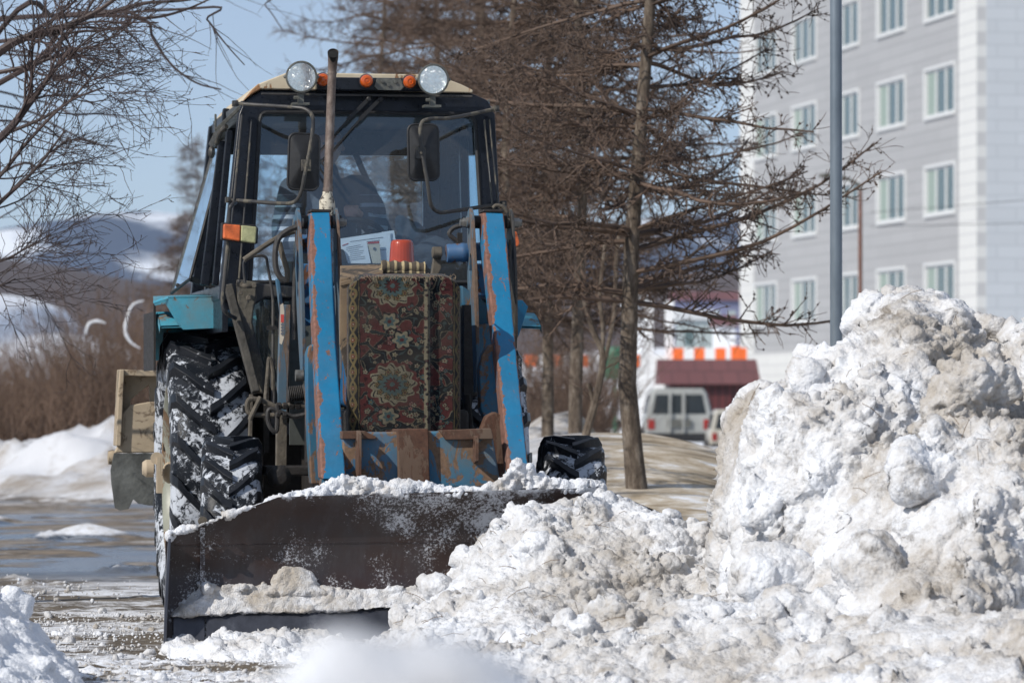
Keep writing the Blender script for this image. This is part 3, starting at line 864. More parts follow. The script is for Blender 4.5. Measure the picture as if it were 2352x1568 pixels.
thicket('thicket', -160, 560, 63, 82, 2600, (1.3, 3.1), 1, 'wide brown thicket of leafless shrubs behind the far snow bank')
thicket('scrub', 1200, 1365, 58, 78, 520, (.7, 1.7), 2, 'low brown leafless scrub between the larch trunks on the right')

# snow hanging in the shrubs
def snowy_branch(name, pts, d, r, label):
    root = None
    m = MB(); sp = smooth_path([W(x, y, d) for x, y in pts], 5)
    n = len(sp); rr = [.55 * r * (.35 + .65 * math.sin(math.pi * (i + .5) / n)) * rnd.uniform(.7, 1.2) for i in range(n)]
    m.tube(sp, rr, 8)
    o = m.build(name, M['snowblade'], None, smooth=80)
    return tag(o, label, 'branch', 'snow-laden branches in the thicket')
snowy_branch('snowy_branch', [(330, 690), (305, 700), (292, 730), (288, 760), (300, 785), (322, 800)], 60, .045, 'curved snow-laden branch standing out in the thicket nearest the tractor fender')
snowy_branch('snowy_branch', [(196, 768), (204, 744), (222, 737), (243, 742)], 62, .05, 'arched snow-laden branch left of the curved one in the thicket')
# ---------------------------------------------------------------- remeshed snow
def ico(c, r, seed, sub=2, sq=(1, 1, 1)):
    bm = bmesh.new(); bmesh.ops.create_icosphere(bm, subdivisions=sub, radius=1)
    V = np.array([v.co[:] for v in bm.verts]); Fc = [[v.index for v in f.verts] for f in bm.faces]; bm.free()
    rg = np.random.default_rng(seed)
    k = (1 + (.15 if sub == 1 else 0) + .55 * fbm(V + seed * 3.7, 1.3, 3, seed) - .22 * worley(V + seed, 1.6, seed)); k = np.clip(k, .62, 1.3)
    q = Quaternion(rg.normal(size=3), rg.random() * 6.28) if False else Quaternion(Vector(rg.normal(size=3)).normalized(), rg.random() * 6.28)
    Rm = np.array(q.to_matrix())
    V = ((V * k[:, None] * np.array(sq)) @ Rm.T) * r + np.array(c)
    return V, Fc
_ico_cache = None
def clods(rng, n, pos_fn, rlo, rhi, pw=2.2):
    """n lumpy clods; pos_fn(k) gives points (k,3)"""
    Vs, Fs, off = [], [], 0
    C = pos_fn(n); rr = rlo * (1 - rng.random(n) * (1 - (rlo / rhi) ** pw)) ** (-1 / pw)
    lib = [ico((0, 0, 0), 1, 100 + i, 1 if i % 2 else 2, tuple(rng.uniform(.55, 1.3, 3))) for i in range(24)]
    for i in range(n):
        V, Fc = lib[i % 24]
        q = Quaternion(Vector(rng.normal(size=3)).normalized(), rng.random() * 6.28)
        V2 = (V @ np.array(q.to_matrix()).T) * rr[i] + C[i]
        Vs.append(V2); Fs += [[a + off for a in f] for f in Fc]; off += len(V2)
    return np.concatenate(Vs), Fs

def remesh_snow(name, parts, voxel, mat, disp, seed=1, parent=None, zcut=-.06, keep=None):
    """parts: list of (verts, faces) closed lumps; merged by voxel remesh and roughened along the normals"""
    V, Fc, off = [], [], 0
    for v, f in parts:
        V += [tuple(p) for p in v]; Fc += [tuple(i + off for i in q) for q in f]; off += len(v)
    me = bpy.data.meshes.new('tmp'); me.from_pydata(V, [], Fc); me.update()
    o = bpy.data.objects.new('tmp', me); COL.objects.link(o)
    md = o.modifiers.new('r', 'REMESH'); md.mode = 'VOXEL'; md.voxel_size = voxel
    dg = bpy.context.evaluated_depsgraph_get(); ev = o.evaluated_get(dg)
    m2 = bpy.data.meshes.new_from_object(ev)
    n = len(m2.vertices)
    P = np.empty(n * 3, dtype=np.float32); m2.vertices.foreach_get('co', P); P = P.reshape(-1, 3).astype(np.float64)
    Nn = np.empty(n * 3, dtype=np.float32); m2.vertex_normals.foreach_get('vector', Nn); Nn = Nn.reshape(-1, 3)
    fl = np.empty(len(m2.loops), dtype=np.int32); m2.loops.foreach_get('vertex_index', fl)
    Fq = fl.reshape(-1, 4)
    bpy.data.objects.remove(o); bpy.data.meshes.remove(me); bpy.data.meshes.remove(m2)
    k = ~np.all(P[Fq][:, :, 2] < zcut, axis=1)
    if keep is not None: k &= keep(P[Fq].mean(1))
    Fq = Fq[k]
    used = np.zeros(n, bool); used[Fq.ravel()] = True
    mp = np.cumsum(used) - 1
    P = P[used]; Nn = Nn[used]; Fq = mp[Fq]
    h = disp(P, Nn)
    P = P + Nn * h[:, None]
    return mesh_np(name, P, Fq, mat, parent)

def cellval(P, s, seed=0):
    Q = P * s; I = np.floor(Q).astype(np.int64); F = Q - I
    best = np.full(len(P), 9.0); val = np.zeros(len(P))
    for dx in (-1, 0, 1):
        for dy in (-1, 0, 1):
            for dz in (-1, 0, 1):
                a, b, c = I[:, 0] + dx, I[:, 1] + dy, I[:, 2] + dz
                d = (dx + _h(a, b, c, seed) - F[:, 0]) ** 2 + (dy + _h(a, b, c, seed + 1) - F[:, 1]) ** 2 + (dz + _h(a, b, c, seed + 2) - F[:, 2]) ** 2
                m = d < best
                tilt = (_h(a, b, c, seed + 8) - .5) * (F[:, 0] - dx) + (_h(a, b, c, seed + 9) - .5) * (F[:, 2] - dz)
                val = np.where(m, _h(a, b, c, seed + 7) + 1.2 * tilt, val); best = np.minimum(best, d)
    return val - .5
def lump_disp(a12=.03, a5=.014, a2=.006, smoothz=1.1, seed=0, base=.04, flat=0.0):
    def f(P, Nn):
        m = np.clip(.55 + 1.6 * fbm(P, smoothz, 3, seed + 91), .12, 1)
        g = 1 - flat * np.clip(.5 + 2.6 * fbm(P, 1.5, 2, seed + 92), 0, 1)
        W1 = P + .03 * np.stack([fbm(P, 6, 2, seed + 1), fbm(P, 6, 2, seed + 2), fbm(P, 6, 2, seed + 3)], 1)
        h = base * fbm(P, 2.2, 3, seed)
        h += m * a12 * (0.55 - worley(W1, 7, seed + 5)) * 1.2
        h += g * a12 * .8 * fbm(W1, 11, 4, seed + 15, .65)
        h += g * (a12 * .9 * cellval(W1, 8, seed + 25) + a5 * .9 * cellval(W1, 20, seed + 35)) + (1 - g) * a12 * 1.3 * cellval(W1, 3.2, seed + 45)
        h += g * m * a5 * (0.55 - worley(W1, 17, seed + 6)) * 2
        h += (m * .8 + .2) * a2 * (0.55 - worley(W1, 42, seed + 7)) * 2
        h += a2 * .8 * fbm(P, 60, 2, seed + 8)
        return h
    return f

def field_solid(H, x0, x1, y0, y1, cell, zb=-.3):
    xs = np.arange(x0, x1 + cell, cell); ys = np.arange(y0, y1 + cell, cell)
    X, Y = np.meshgrid(xs, ys); Z = np.maximum(H(X.ravel(), Y.ravel()), zb + .12)
    nx, ny = len(xs), len(ys); n = nx * ny
    V = np.concatenate([np.stack([X.ravel(), Y.ravel(), Z], 1), np.stack([X.ravel(), Y.ravel(), np.full(n, zb)], 1)])
    id_ = np.arange(n).reshape(ny, nx)
    top = np.stack([id_[:-1, :-1], id_[:-1, 1:], id_[1:, 1:], id_[1:, :-1]], -1).reshape(-1, 4)
    bot = top[:, ::-1] + n
    sd = []
    for e in (id_[0, :], id_[-1, ::-1], id_[::-1, 0], id_[:, -1]):
        sd += [(a + n, b + n, b, a) for a, b in zip(e[:-1], e[1:])]
    return V, [tuple(q) for q in np.concatenate([top, bot, np.array(sd)]).tolist()]

# heap pushed up by the blade --------------------------------------
def H_heap(X, Y):
    P = np.stack([X, Y, X * 0], 1)
    z = smax([bump(X, Y, .34, 19.75, .98, 1.9, .54, 1.8, -8), bump(X, Y, .62, 19.4, .45, .9, .63, 2.0), bump(X, Y, .26, 19.75, .66, 1.25, .66, 1.7), bump(X, Y, .10, 19.6, .55, 1.0, .50, 1.8), bump(X, Y, 1.2, 19.2, .75, 1.6, .52, 2.0),
              bump(X, Y, -.02, 18.7, .72, 1.1, .27, 2.0), bump(X, Y, 1.3, 17.6, 1.5, 1.6, .34, 2.5),
              bump(X, Y, .5, 17.4, 1.1, 1.2, .22, 2.5), bump(X, Y, -1.15, 19.9, .55, .38, .13, 2.0)], 5)
    # the heap lies against the blade and falls off steeply behind it
    yb = 20.15 + .17 * (X + .3)
    z = z * np.clip((yb + .28 - Y) / .25, 0, 1) ** .7
    return z * (1 + .25 * fbm(P, 1.7, 3, 71)) + .05 * fbm(P, 3, 3, 73) * (z > .02) - .02
rng = np.random.default_rng(4)
def on_surface(H, x0, x1, y0, y1, sink=.3, rr=.03, thr=.04):
    def f(n):
        out = []
        while len(out) < n:
            k = n * 2
            x = rng.uniform(x0, x1, k); y = rng.uniform(y0, y1, k); z = H(x, y)
            q = z > thr
            out += list(np.stack([x[q], y[q], z[q] - rr * sink], 1))
        return np.array(out[:n])
    return f
parts = [field_solid(H_heap, -1.6, 2.6, 16.0, 20.7, .04)]
parts.append(clods(rng, 900, on_surface(H_heap, -1.4, 2.5, 16.4, 20.2), .018, .12, 2.0))
for (px, py, d, r, sq, sd) in [(1250, 1290, 18.9, .17, (1.1, .8, 1.15), 1), (1130, 1330, 19.0, .13, (1, .8, 1), 2), (1170, 1450, 18.3, .11, (1, 1, 1), 3), (1290, 1500, 17.8, .10, (1, 1, .9), 4),
                              (1480, 1380, 18.6, .10, (1.1, 1, .9), 5), (1550, 1300, 19.0, .12, (1, 1, 1), 6), (1660, 1470, 17.6, .13, (1.1, 1, .8), 7), (1370, 1180, 19.5, .12, (1.2, 1, .8), 8),
                              (1600, 1230, 19.3, .08, (1, 1, 1), 9), (1420, 1520, 17.6, .13, (1.6, 1, .6), 10)]:
    c_ = W(px, py, d); parts.append(ico((c_.x, c_.y + r * .35, c_.z - r * .25), r, sd, 3, sq))
heap = remesh_snow('snow_heap', parts, .0098, M['snowheap'], lump_disp(.026, .017, .008, 1.3, 3, .05, .4))
tag(heap, 'crumbly dirty snow heap pushed up in front of the blade', 'snow heap')

# big pile on the right --------------------------------------
def H_pile(X, Y):
    P = np.stack([X, Y, X * 0], 1)
    z = smax([bump(X, Y, 1.41, 18.75, .53, .9, 1.28, 8.0, 0, .38), bump(X, Y, 2.05, 18.0, 1.05, 1.45, 1.12, 2.2), bump(X, Y, 1.66, 18.8, .55, .85, 1.38, 4.0, 0, .7), bump(X, Y, 1.83, 18.9, .42, .7, 1.60, 3.2, 0, .8),
              bump(X, Y, 2.42, 18.75, .62, 1.1, 1.47, 3.5, 0, .7), bump(X, Y, 3.0, 18.6, .9, 1.4, 1.40, 4.0, 0, .8), bump(X, Y, 2.9, 17.4, 1.3, 1.6, 1.0, 3.0),
              bump(X, Y, 1.75, 17.5, .8, 1.4, .62, 2.0), bump(X, Y, 2.3, 16.6, 1.5, 1.8, .42, 2.5), bump(X, Y, 2.5, 20.3, 1.6, 1.2, .8, 3)], 7)
    return z * (1 + .10 * fbm(P, 1.5, 3, 171)) + .09 * fbm(P, 2.2, 3, 173) * (z > .02) - .02
parts = [field_solid(H_pile, .5, 4.2, 14.6, 21.6, .04)]
parts.append(clods(rng, 520, on_surface(H_pile, 1.05, 3.4, 15.2, 20.0), .022, .15, 1.8))
for (px, py, d, r, sq, sd) in [(2060, 720, 18.9, .17, (1.2, 1, .7), 11), (2170, 715, 18.7, .15, (1.1, 1, .8), 12), 
                              (2230, 880, 17.6, .2, (1.1, .9, 1), 15), (2150, 1010, 17.4, .14, (1.1, .9, 1), 16), (1780, 1150, 18.0, .13, (1, .7, 1.4), 17), (2010, 1290, 16.9, .16, (.9, .8, 1.1), 18),
                              (2150, 1080, 17.2, .16, (1.1, .8, 1.1), 19), (1900, 1060, 17.9, .2, (1.1, .8, 1), 20), (1880, 1390, 16.9, .16, (1.2, 1, .7), 21), (2080, 1480, 16.4, .14, (1.2, 1, .8), 22),
                              (1790, 1300, 17.5, .13, (1.2, 1, .8), 23), (2290, 850, 18.3, .11, (1, 1, .8), 24), (2250, 1500, 16.0, .12, (1, 1, .8), 25)]:
    c_ = W(px, py, d); parts.append(ico((c_.x, c_.y + r * .75, c_.z - r * .3), r, sd, 3, sq))
# cut slab of firm snow, its edge towards the sun and its face in shade
def slab(pts, th):
    n = len(pts); P = [W(x, y, d) for x, y, d in pts]; Q = [p + Vector(th) for p in P]
    return [tuple(p) for p in P + Q], [tuple(range(n)), tuple(range(2 * n - 1, n - 1, -1))] + [(i, i + n, (i + 1) % n + n, (i + 1) % n) for i in range(n)]
parts.append(slab([(2225, 1150, 16.9), (2290, 1125, 16.9), (2420, 1170, 17.0), (2420, 1500, 16.3), (2220, 1430, 16.2), (2190, 1390, 16.2)], (.35, .35, 0)))
pile = remesh_snow('snow_pile', parts, .0112, M['snowpile'], lump_disp(.040, .022, .009, .8, 13, .09, .85))
tag(pile, 'tall pile of dirty ploughed snow filling the right side', 'snow pile')

# shaded bank at the lower left edge
def H_left(X, Y):
    P = np.stack([X, Y, X * 0], 1)
    z = smax([bump(X, Y, -2.75, 17.6, .95, 1.7, .55, 2.2), bump(X, Y, -2.2, 17.0, .52, 1.0, .26, 2.2)], 5)
    return z * (1 + .2 * fbm(P, 1.5, 3, 271)) - .02
parts = [field_solid(H_left, -4.0, -1.5, 15.6, 19.6, .04), clods(rng, 160, on_surface(H_left, -3.2, -1.6, 16, 19.2), .02, .13, 1.8)]
lb = remesh_snow('snow_bank', parts, .014, M['snowclean'], lump_disp(.02, .012, .005, 1.0, 23, .04))
tag(lb, 'clean white snow bank in the lower left corner of the photo', 'snow bank')

# blurred bank right in front of the camera
def H_fore(X, Y):
    z = smax([bump(X, Y, -.115, 3.15, .075, .22, 1.02, 2.0, 0, .35) * 1.0, bump(X, Y, .0, 3.15, .2, .5, .985, 3, 0, .25), bump(X, Y, -.02, 3.2, .9, 1.0, .93, 2.5, 0, .3)], 12)
    return z
xs = np.arange(-1.2, 1.2, .012); ys = np.arange(2.0, 4.6, .02)
X_, Y_ = np.meshgrid(xs, ys)
def fore_z(x, y):
    a = 1.2 - (1568 - HOR) / FPX * y - .034
    P = np.stack([x, y, x * 0], 1)
    return a + .012 * fbm(P, 9, 3, 9) + .036 * np.exp(-((x + .135) / .040) ** 2 - ((y - 3.1) / .12) ** 2) + .040 * np.exp(-((x + .10) / .075) ** 2 - ((y - 3.1) / .16) ** 2) + .052 * np.exp(-((x + .025) / .06) ** 2 - ((y - 3.15) / .16) ** 2) - .6 * np.clip(abs(y - 3.2) - .9, 0, 1) ** 1.5 - .25 * np.clip(abs(x) - .5, 0, 9) ** 1.5 - .14 * np.clip((-.20 - x) / .08, 0, 1) - .10 * np.clip((x - .06) / .08, 0, 1)
Zf = fore_z(X_.ravel(), Y_.ravel())
P = np.stack([X_.ravel(), Y_.ravel(), Zf], 1)
P[:, 2] += .004 * fbm(P, 60, 3, 3)
nx_, ny_ = len(xs), len(ys); id_ = np.arange(nx_ * ny_).reshape(ny_, nx_)
Pb = P.copy(); Pb[:, 2] = 0.0; edge = []
F1 = np.stack([id_[:-1, :-1], id_[:-1, 1:], id_[1:, 1:], id_[1:, :-1]], -1).reshape(-1, 4)
nn = len(P)
for e in (id_[0, :], id_[-1, ::-1], id_[::-1, 0], id_[:, -1]):
    edge += [(a + nn, b + nn, b, a) for a, b in zip(e[:-1], e[1:])]
fb = mesh_np('snow_ridge', np.concatenate([P, Pb]), np.concatenate([F1, np.array(edge)]), M['snowclean'])
tag(fb, 'blurred ridge of white snow right in front of the camera, bottom middle', 'snow ridge')

rg = np.random.default_rng(44); n = 170
x_ = rg.uniform(-1.0, 2.4, n); y_ = rg.uniform(17.0, 19.9, n); z_ = np.maximum(H_heap(x_, y_), H_pile(x_, y_))
q = z_ > .08; A0 = np.stack([x_, y_ - .02, z_ + .02], 1)[q]
dd = rg.normal(size=A0.shape) * np.array([1, .6, .5]); dd /= np.linalg.norm(dd, axis=1, keepdims=True); L_ = rg.uniform(.03, .12, len(A0))[:, None]
Pq = np.stack([A0, A0 + dd * L_ * .5 + np.array([0, 0, .008]), A0 + dd * L_], 1)
M['straw'] = plain('dead_grass', (.17, .11, .06), .9)
so = twig_mesh('dead_stalks', [(Pq, np.full((len(A0), 3), .0014))], M['straw'])
tag(so, 'broken brown stalks and straws sticking out of the dirty snow heap', 'stalks', kind='stuff')
# ================================================================ BUILDINGS AND THINGS BEHIND
BETA = R(9.9)
CY = 143.0; CX = (2245 - 1176) / FPX * CY
def panel_mat(name, col, mort, w=3.2, h=.42, axis='x', var=.1):
    t = NT(name)
    s_ = t.sep(t.co())
    cmb = t.n.new("ShaderNodeCombineXYZ"); t.lk(s_[0 if axis == 'x' else 1], cmb.inputs[0]); t.lk(s_[2], cmb.inputs[1])
    b = t.n.new("ShaderNodeTexBrick"); b.inputs["Scale"].default_value = 1; b.inputs["Brick Width"].default_value = w; b.inputs["Row Height"].default_value = h
    b.inputs["Mortar Size"].default_value = .028; b.inputs["Mortar Smooth"].default_value = .3; b.offset = .5
    b.inputs["Color1"].default_value = (*[c * (1 - var) for c in col], 1); b.inputs["Color2"].default_value = (*[min(1, c * (1 + var)) for c in col], 1); b.inputs["Mortar"].default_value = (*mort, 1)
    t.lk(cmb.outputs[0], b.inputs[0])
    t.set(Base_Color=t.mix(t.ramp(t.noise(.3, 5), [(0.3, 0), (0.8, .25)]), b.outputs[0], [c * .8 for c in col]), Roughness=.5)
    t.bump(b.outputs[1], -.6, .02)
    return t.m
M['grey_panel'] = panel_mat('grey_lilac_cladding', (0.38, 0.38, 0.385), (0.29, 0.29, 0.295), var=.04)
M['white_panel'] = panel_mat('white_cladding', (0.68, 0.68, 0.66), (0.50, 0.50, 0.50), var=.02)
M['white_panel_side'] = panel_mat('side_cladding', (0.55, 0.58, 0.61), (0.46, 0.49, 0.52), 1.35, .42, 'y', .03)  # side wall tone, bluer and darker than the white cladding
M['trim'] = plain('white_window_trim', (0.64, 0.65, 0.65), .45, 0, .06)
M['reveal'] = plain('pale_green_window_reveal', (0.27, 0.34, 0.30), .5, 0, .1)
t = NT('teal_window_glass'); t.set(Base_Color=t.ramp(t.noise(.4, 4), [(0.3, (0.05, 0.085, 0.09)), (0.7, (0.12, 0.17, 0.17))]), Roughness=.12); t.b.inputs["Specular IOR Level"].default_value = .9
M['pane'] = t.m
t = NT('white_curtain'); t.set(Base_Color=t.ramp(t.noise(.8, 4), [(0.3, (0.25, 0.3, 0.3)), (0.7, (0.45, 0.5, 0.5))]), Roughness=.6)
M['curtain'] = t.m

bl = empty('building', (CX, CY, 0), math.pi / 2 + BETA)
L, D, HT = 35.4, 16.0, 24.0
cols = [4.62, 11.1, 17.65, 24.2, 30.75]; ww, wh = 3.75, 1.62
rows = [4.17 + 3.4 * k for k in range(6)]
# facade as strips around the openings so that the windows sit in real recesses
m = MB()
us = [2.2]
for c_ in cols: us += [c_ - ww / 2, c_ + ww / 2]
us.append(32.9)
vs_ = [3.0]
for r_ in rows: vs_ += [r_, r_ + wh]
vs_.append(HT)
for i in range(len(us) - 1):
    for j in range(len(vs_) - 1):
        if i % 2 == 1 and j % 2 == 1: continue
        m.bb((us[i], -.3, vs_[j]), (us[i + 1], 0, vs_[j + 1]))
m.build('wall', M['grey_panel'], bl, smooth=0)
m = MB(); m.bb((0, -.3, 0), (2.2, .02, HT)); m.bb((32.9, -.3, 0), (L, .02, HT)); m.bb((2.2, -.3, 0), (32.9, .02, 3.0))
m.build('white_wall', M['white_panel'], bl, smooth=0)
m = MB(); m.bb((-.02, -D, 0), (.3, -.3, HT)); m.build('side_wall', M['white_panel_side'], bl, smooth=0)
m = MB(); m.bb((L - .3, -D, 0), (L, -.3, HT)); m.bb((.3, -D, 0), (L - .3, -D + .3, HT)); m.bb((.3, -D + .3, 0), (L - .3, -.9, .3)); m.build('back_wall', M['white_panel'], bl, smooth=0)
m = MB(); m.bb((-.3, -D - .3, HT), (L + .3, .3, HT + .35)); m.build('roof', M['trim'], bl, smooth=0)
m = MB(); m.bb((.4, -1.2, 2.9), (L - .4, -1.0, HT - .1)); m.build('inner_wall', M['curtain'], bl, smooth=0)
wsrc = None
for j, r_ in enumerate(rows):
    for i, c_ in enumerate(cols):
        if wsrc is None:
            m = MB(); tw = .19
            tw = .10; m.bb((-ww / 2 - .14, 0, -tw), (-ww / 2, .05, wh + tw)); m.bb((ww / 2, 0, -tw), (ww / 2 + .14, .05, wh + tw))
            m.bb((-ww / 2, 0, wh), (ww / 2, .07, wh + tw)); m.bb((-ww / 2, -.012, -tw), (ww / 2, .10, 0))
            for x in (-ww / 2 + .05, -ww / 6, ww / 6, ww / 2 - .05): m.bb((x - .07, -.07, 0), (x + .07, -.02, wh))
            m.bb((-ww / 2, -.07, 0), (ww / 2, -.025, .08)); m.bb((-ww / 2, -.07, wh - .08), (ww / 2, -.025, wh))
            wsrc = m.build('window', M['trim'], bl, smooth=0)
            m = MB(); m.bb((-ww / 2, -.10, 0), (ww / 2, -.06, wh)); pn = m.build('pane', M['pane'], wsrc, smooth=0)
            m = MB(); m.bb((ww / 2 - 1.15, -.055, 0.05), (ww / 2 - .07, -.05, wh - .05)); cu = m.build('reveal_strip', M['reveal'], wsrc, smooth=0)  # flat pale green strip over the pane, stands for the recess side
            o = wsrc
        else:
            o = wsrc.copy(); COL.objects.link(o)
            for ch in list(wsrc.children):
                if ch.name.startswith('reveal_strip') and (i * 7 + j * 3) % 7 == 2: continue
                k = ch.copy(); COL.objects.link(k); k.parent = o
        o.location = (c_, 0, r_)
tag(bl, 'grey and white panelled multi-storey building with rows of wide windows, right', 'building')

# lamp post in front of the big pile
t = NT('galvanised_post'); n = t.noise(9, 6, .6, t.mapping((1, 1, .25)))
t.set(Base_Color=t.ramp(n, [(0.3, (0.13, 0.16, 0.19)), (0.7, (0.22, 0.26, 0.30))]), Roughness=.42, Metallic=.35); t.bump(t.noise(40, 4), .1, .003)
M['galv'] = t.m
p = W(1921, 900, 25.5)
lp = empty('lamp_post', (p.x, p.y, 0))
m = MB(); m.tube([(0, 0, -.1), (0, 0, .5), (-.004, 0, 5.6)], [.042, .038, .034], 20); m.build('pole', M['galv'], lp, 60)
m = MB(); m.tube(smooth_path([(-.004, 0, 5.6), (-.02, 0, 5.9), (-.35, 0, 6.15), (-.8, 0, 6.2)], 4), .025, 10); m.build('arm', M['galv'], lp, 60)
m = MB(); m.ball((-1.0, 0, 6.2), (.26, .11, .06)); m.build('lamp_head', M['lampbody'], lp)
tag(lp, 'slim grey metal lamp post standing behind the tall snow pile', 'lamp post')

M['rustpole'] = plain('brown_painted_pole', (0.15, 0.065, 0.042), .6, 0, .3, 5)
p = W(1976, 900, 95)
rp = empty('street_lamp', (p.x, p.y, 0))
m = MB(); m.tube([(0, 0, -.2), (0, 0, 5.8)], [.055, .045], 12); m.build('pole', M['rustpole'], rp)
m = MB(); m.tube(smooth_path([(0, 0, 5.75), (-.05, 0, 5.95), (-.4, 0, 6.1), (-.6, -.0, 6.15)], 4), .04, 8); m.ball((-.72, 0, 6.14), (.22, .1, .06)); m.build('lamp_head', M['lampbody'], rp)
tag(rp, 'rusty brown street lamp pole in front of the grey building facade', 'street lamp')

# red-brown garage
M['redroof'] = panel_mat('red_brown_sheet_roof', (0.17, 0.06, 0.055), (0.1, 0.035, 0.03), .5, 2.0)
M['redwall'] = panel_mat('red_brown_corrugated_wall', (0.10, 0.022, 0.022), (0.02, 0.008, 0.008), .22, 4.0)
gd = 128.0
def gx_(px, d=gd): return (px - 1176) / FPX * d
def gz_(py, d=gd): return CAMZ + (HOR - py) / FPX * d
ga = empty('garage', (gx_(1525), gd, 0))
gw = gx_(1720) - gx_(1525)
m = MB(); m.bb((0.15, 0, 0), (gw, 3.6, gz_(880) )); m.build('wall', M['redwall'], ga, 0)
m = MB(); m.prism([(-.15, -.35, gz_(882)), (-.15, 4.2, gz_(882)), (-.15, 2.2, gz_(825, gd + 2))], (gw + .5, 0, 0)); m.build('roof', M['redroof'], ga, 0)
m = MB(); m.bb((.9, -.05, 0.05), (2.0, .0, gz_(895))); m.build('door', M['redwall'], ga, 0)
tag(ga, 'low red-brown sheet metal garage behind the parked off-road car', 'garage')

# kiosk of pale panels with columns
M['cream_wall'] = plain('cream_wall', (0.62, 0.58, 0.48), .7, 0, .12, 1)
M['whitewall'] = plain('white_wall', (0.78, 0.79, 0.8), .6, 0, .06, 1)
M['orange'] = plain('orange_band', (0.85, 0.16, 0.03), .5, 0, .08, 1)
M['violet'] = plain('violet_grey_facade', (0.16, 0.17, 0.27), .6, 0, .3, .3)
kd = 150.0
kk = empty('filling_station', (gx_(1480, kd), kd, 0))
b0 = gx_(1480, kd)
m = MB()
for x in (1480, 1528): m.bb((gx_(x, kd) - b0, 0, 0), (gx_(x + 20, kd) - b0, .35, gz_(690, kd)))
m.bb((gx_(1440, kd) - b0, 1.0, 0), (gx_(1530, kd) - b0, 3, gz_(815, kd)))
m.build('column', M['whitewall'], kk, 0)
m = MB()
w_ = (gx_(1690, kd) - gx_(1545, kd)) / 6.0
z0, z1 = gz_(835, kd), gz_(799, kd)
for k in range(0, 7, 2): m.bb((gx_(1545, kd) - b0 + k * w_, -.3, z0), (gx_(1545, kd) - b0 + (k + 1) * w_, .3, z1))
m.bb((gx_(1678, kd) - b0, -.32, gz_(850, kd)), (gx_(1700, kd) - b0, .35, z1 + .06))
m.build('orange_band', M['orange'], kk, 0)
m = MB()
for k in range(1, 6, 2): m.bb((gx_(1545, kd) - b0 + k * w_, -.3, z0), (gx_(1545, kd) - b0 + (k + 1) * w_, .3, z1))
m.build('white_band', M['whitewall'], kk, 0)
tag(kk, 'pale station building with columns and an orange and white band', 'building')

def barrier(px0, px1, py0, py1, d, n, label):
    root = empty('road_barrier', (gx_(px0, d), d, 0)); x0 = gx_(px0, d); w = (gx_(px1, d) - x0) / n
    a = MB(); b = MB()
    for k in range(n): (a if k % 2 == 0 else b).bb((k * w, -.12, gz_(py1, d)), ((k + 1) * w, .12, gz_(py0, d)))
    a.build('orange_band', M['orange'], root, 0); b.build('white_band', M['whitewall'], root, 0)
    m = MB()
    for k in (0.15, n * .5, n - .15): m.bb((k * w - .06, -.06, 0), (k * w + .06, .06, gz_(py1, d)))
    m.build('post', M['whitewall'], root, 0)
    tag(root, label, 'barrier')
barrier(1205, 1470, 815, 842, 120, 9, 'long orange and white striped overhead barrier seen between the larch trunks')
# green bin-like thing between trunks
m = MB(); m.lathe(W(1413, 870, 118), (0, 0, 1), [(.3, 0), (.34, .2), (.34, .75), (.3, .85), (.1, .9)], 14)
m.tube([W(1413, 870, 118) - Vector((0, 0, 1.6)), W(1413, 870, 118)], .06, 8)
tag(m.build('bell_container', plain('green_plastic', (0.02, 0.16, 0.09), .5)), 'small green round container on a post behind the larch trunks', 'container')

# town houses far off
for i, (x0_, x1_, y0_, y1_, d, key, lab) in enumerate([
        (1548, 1700, 690, 800, 420, 'violet', 'long violet-grey building far off left of the white building'),
        (1560, 1640, 735, 790, 380, 'curtain', 'small pale building in front of the violet-grey one, far off'),
        (1648, 1690, 748, 800, 360, 'whitewall', 'little white house far off beside the white building edge'),
        (1440, 1480, 700, 830, 330, 'whitewall', 'tall narrow white building far off left of the columns')]):
    r0 = empty('distant_building', (gx_(x0_, d), d, 0))
    w_ = gx_(x1_, d) - gx_(x0_, d); h_ = gz_(y0_, d)
    m = MB(); m.bb((0, 0, -1), (w_, 9, h_)); m.build('wall', M[key], r0, 0)
    m = MB(); m.prism([(-.3, -.4, h_), (-.3, 9.4, h_), (-.3, 4.5, h_ + 1.0)], (w_ + .6, 0, 0)); m.build('roof', M['trim'] if i % 2 else M['redroof'], r0, 0)
    m = MB()
    for a in range(int(w_ / 1.6)):
        for b in range(max(1, int((h_ - 2.5) / 2.8))):
            m.bb((.5 + a * 1.6, -.04, h_ - 2.2 - b * 2.8), (1.3 + a * 1.6, -.0, h_ - 1.0 - b * 2.8))
    m.build('windows', M['pane'] if key != 'violet' else M['curtain'], r0, 0)
    tag(r0, lab, 'building')

# power lines in front of the building and over the left sky
m = MB(); m.tube([W(2000, 488, 110), W(2352 + 60, 455, 100)], .008, 5); m.tube([W(2000, 520, 110), W(2352 + 60, 512, 100)], .008, 5)
tag(m.build('power_line', M['seal']), 'two thin wires crossing in front of the building corner', 'wire')

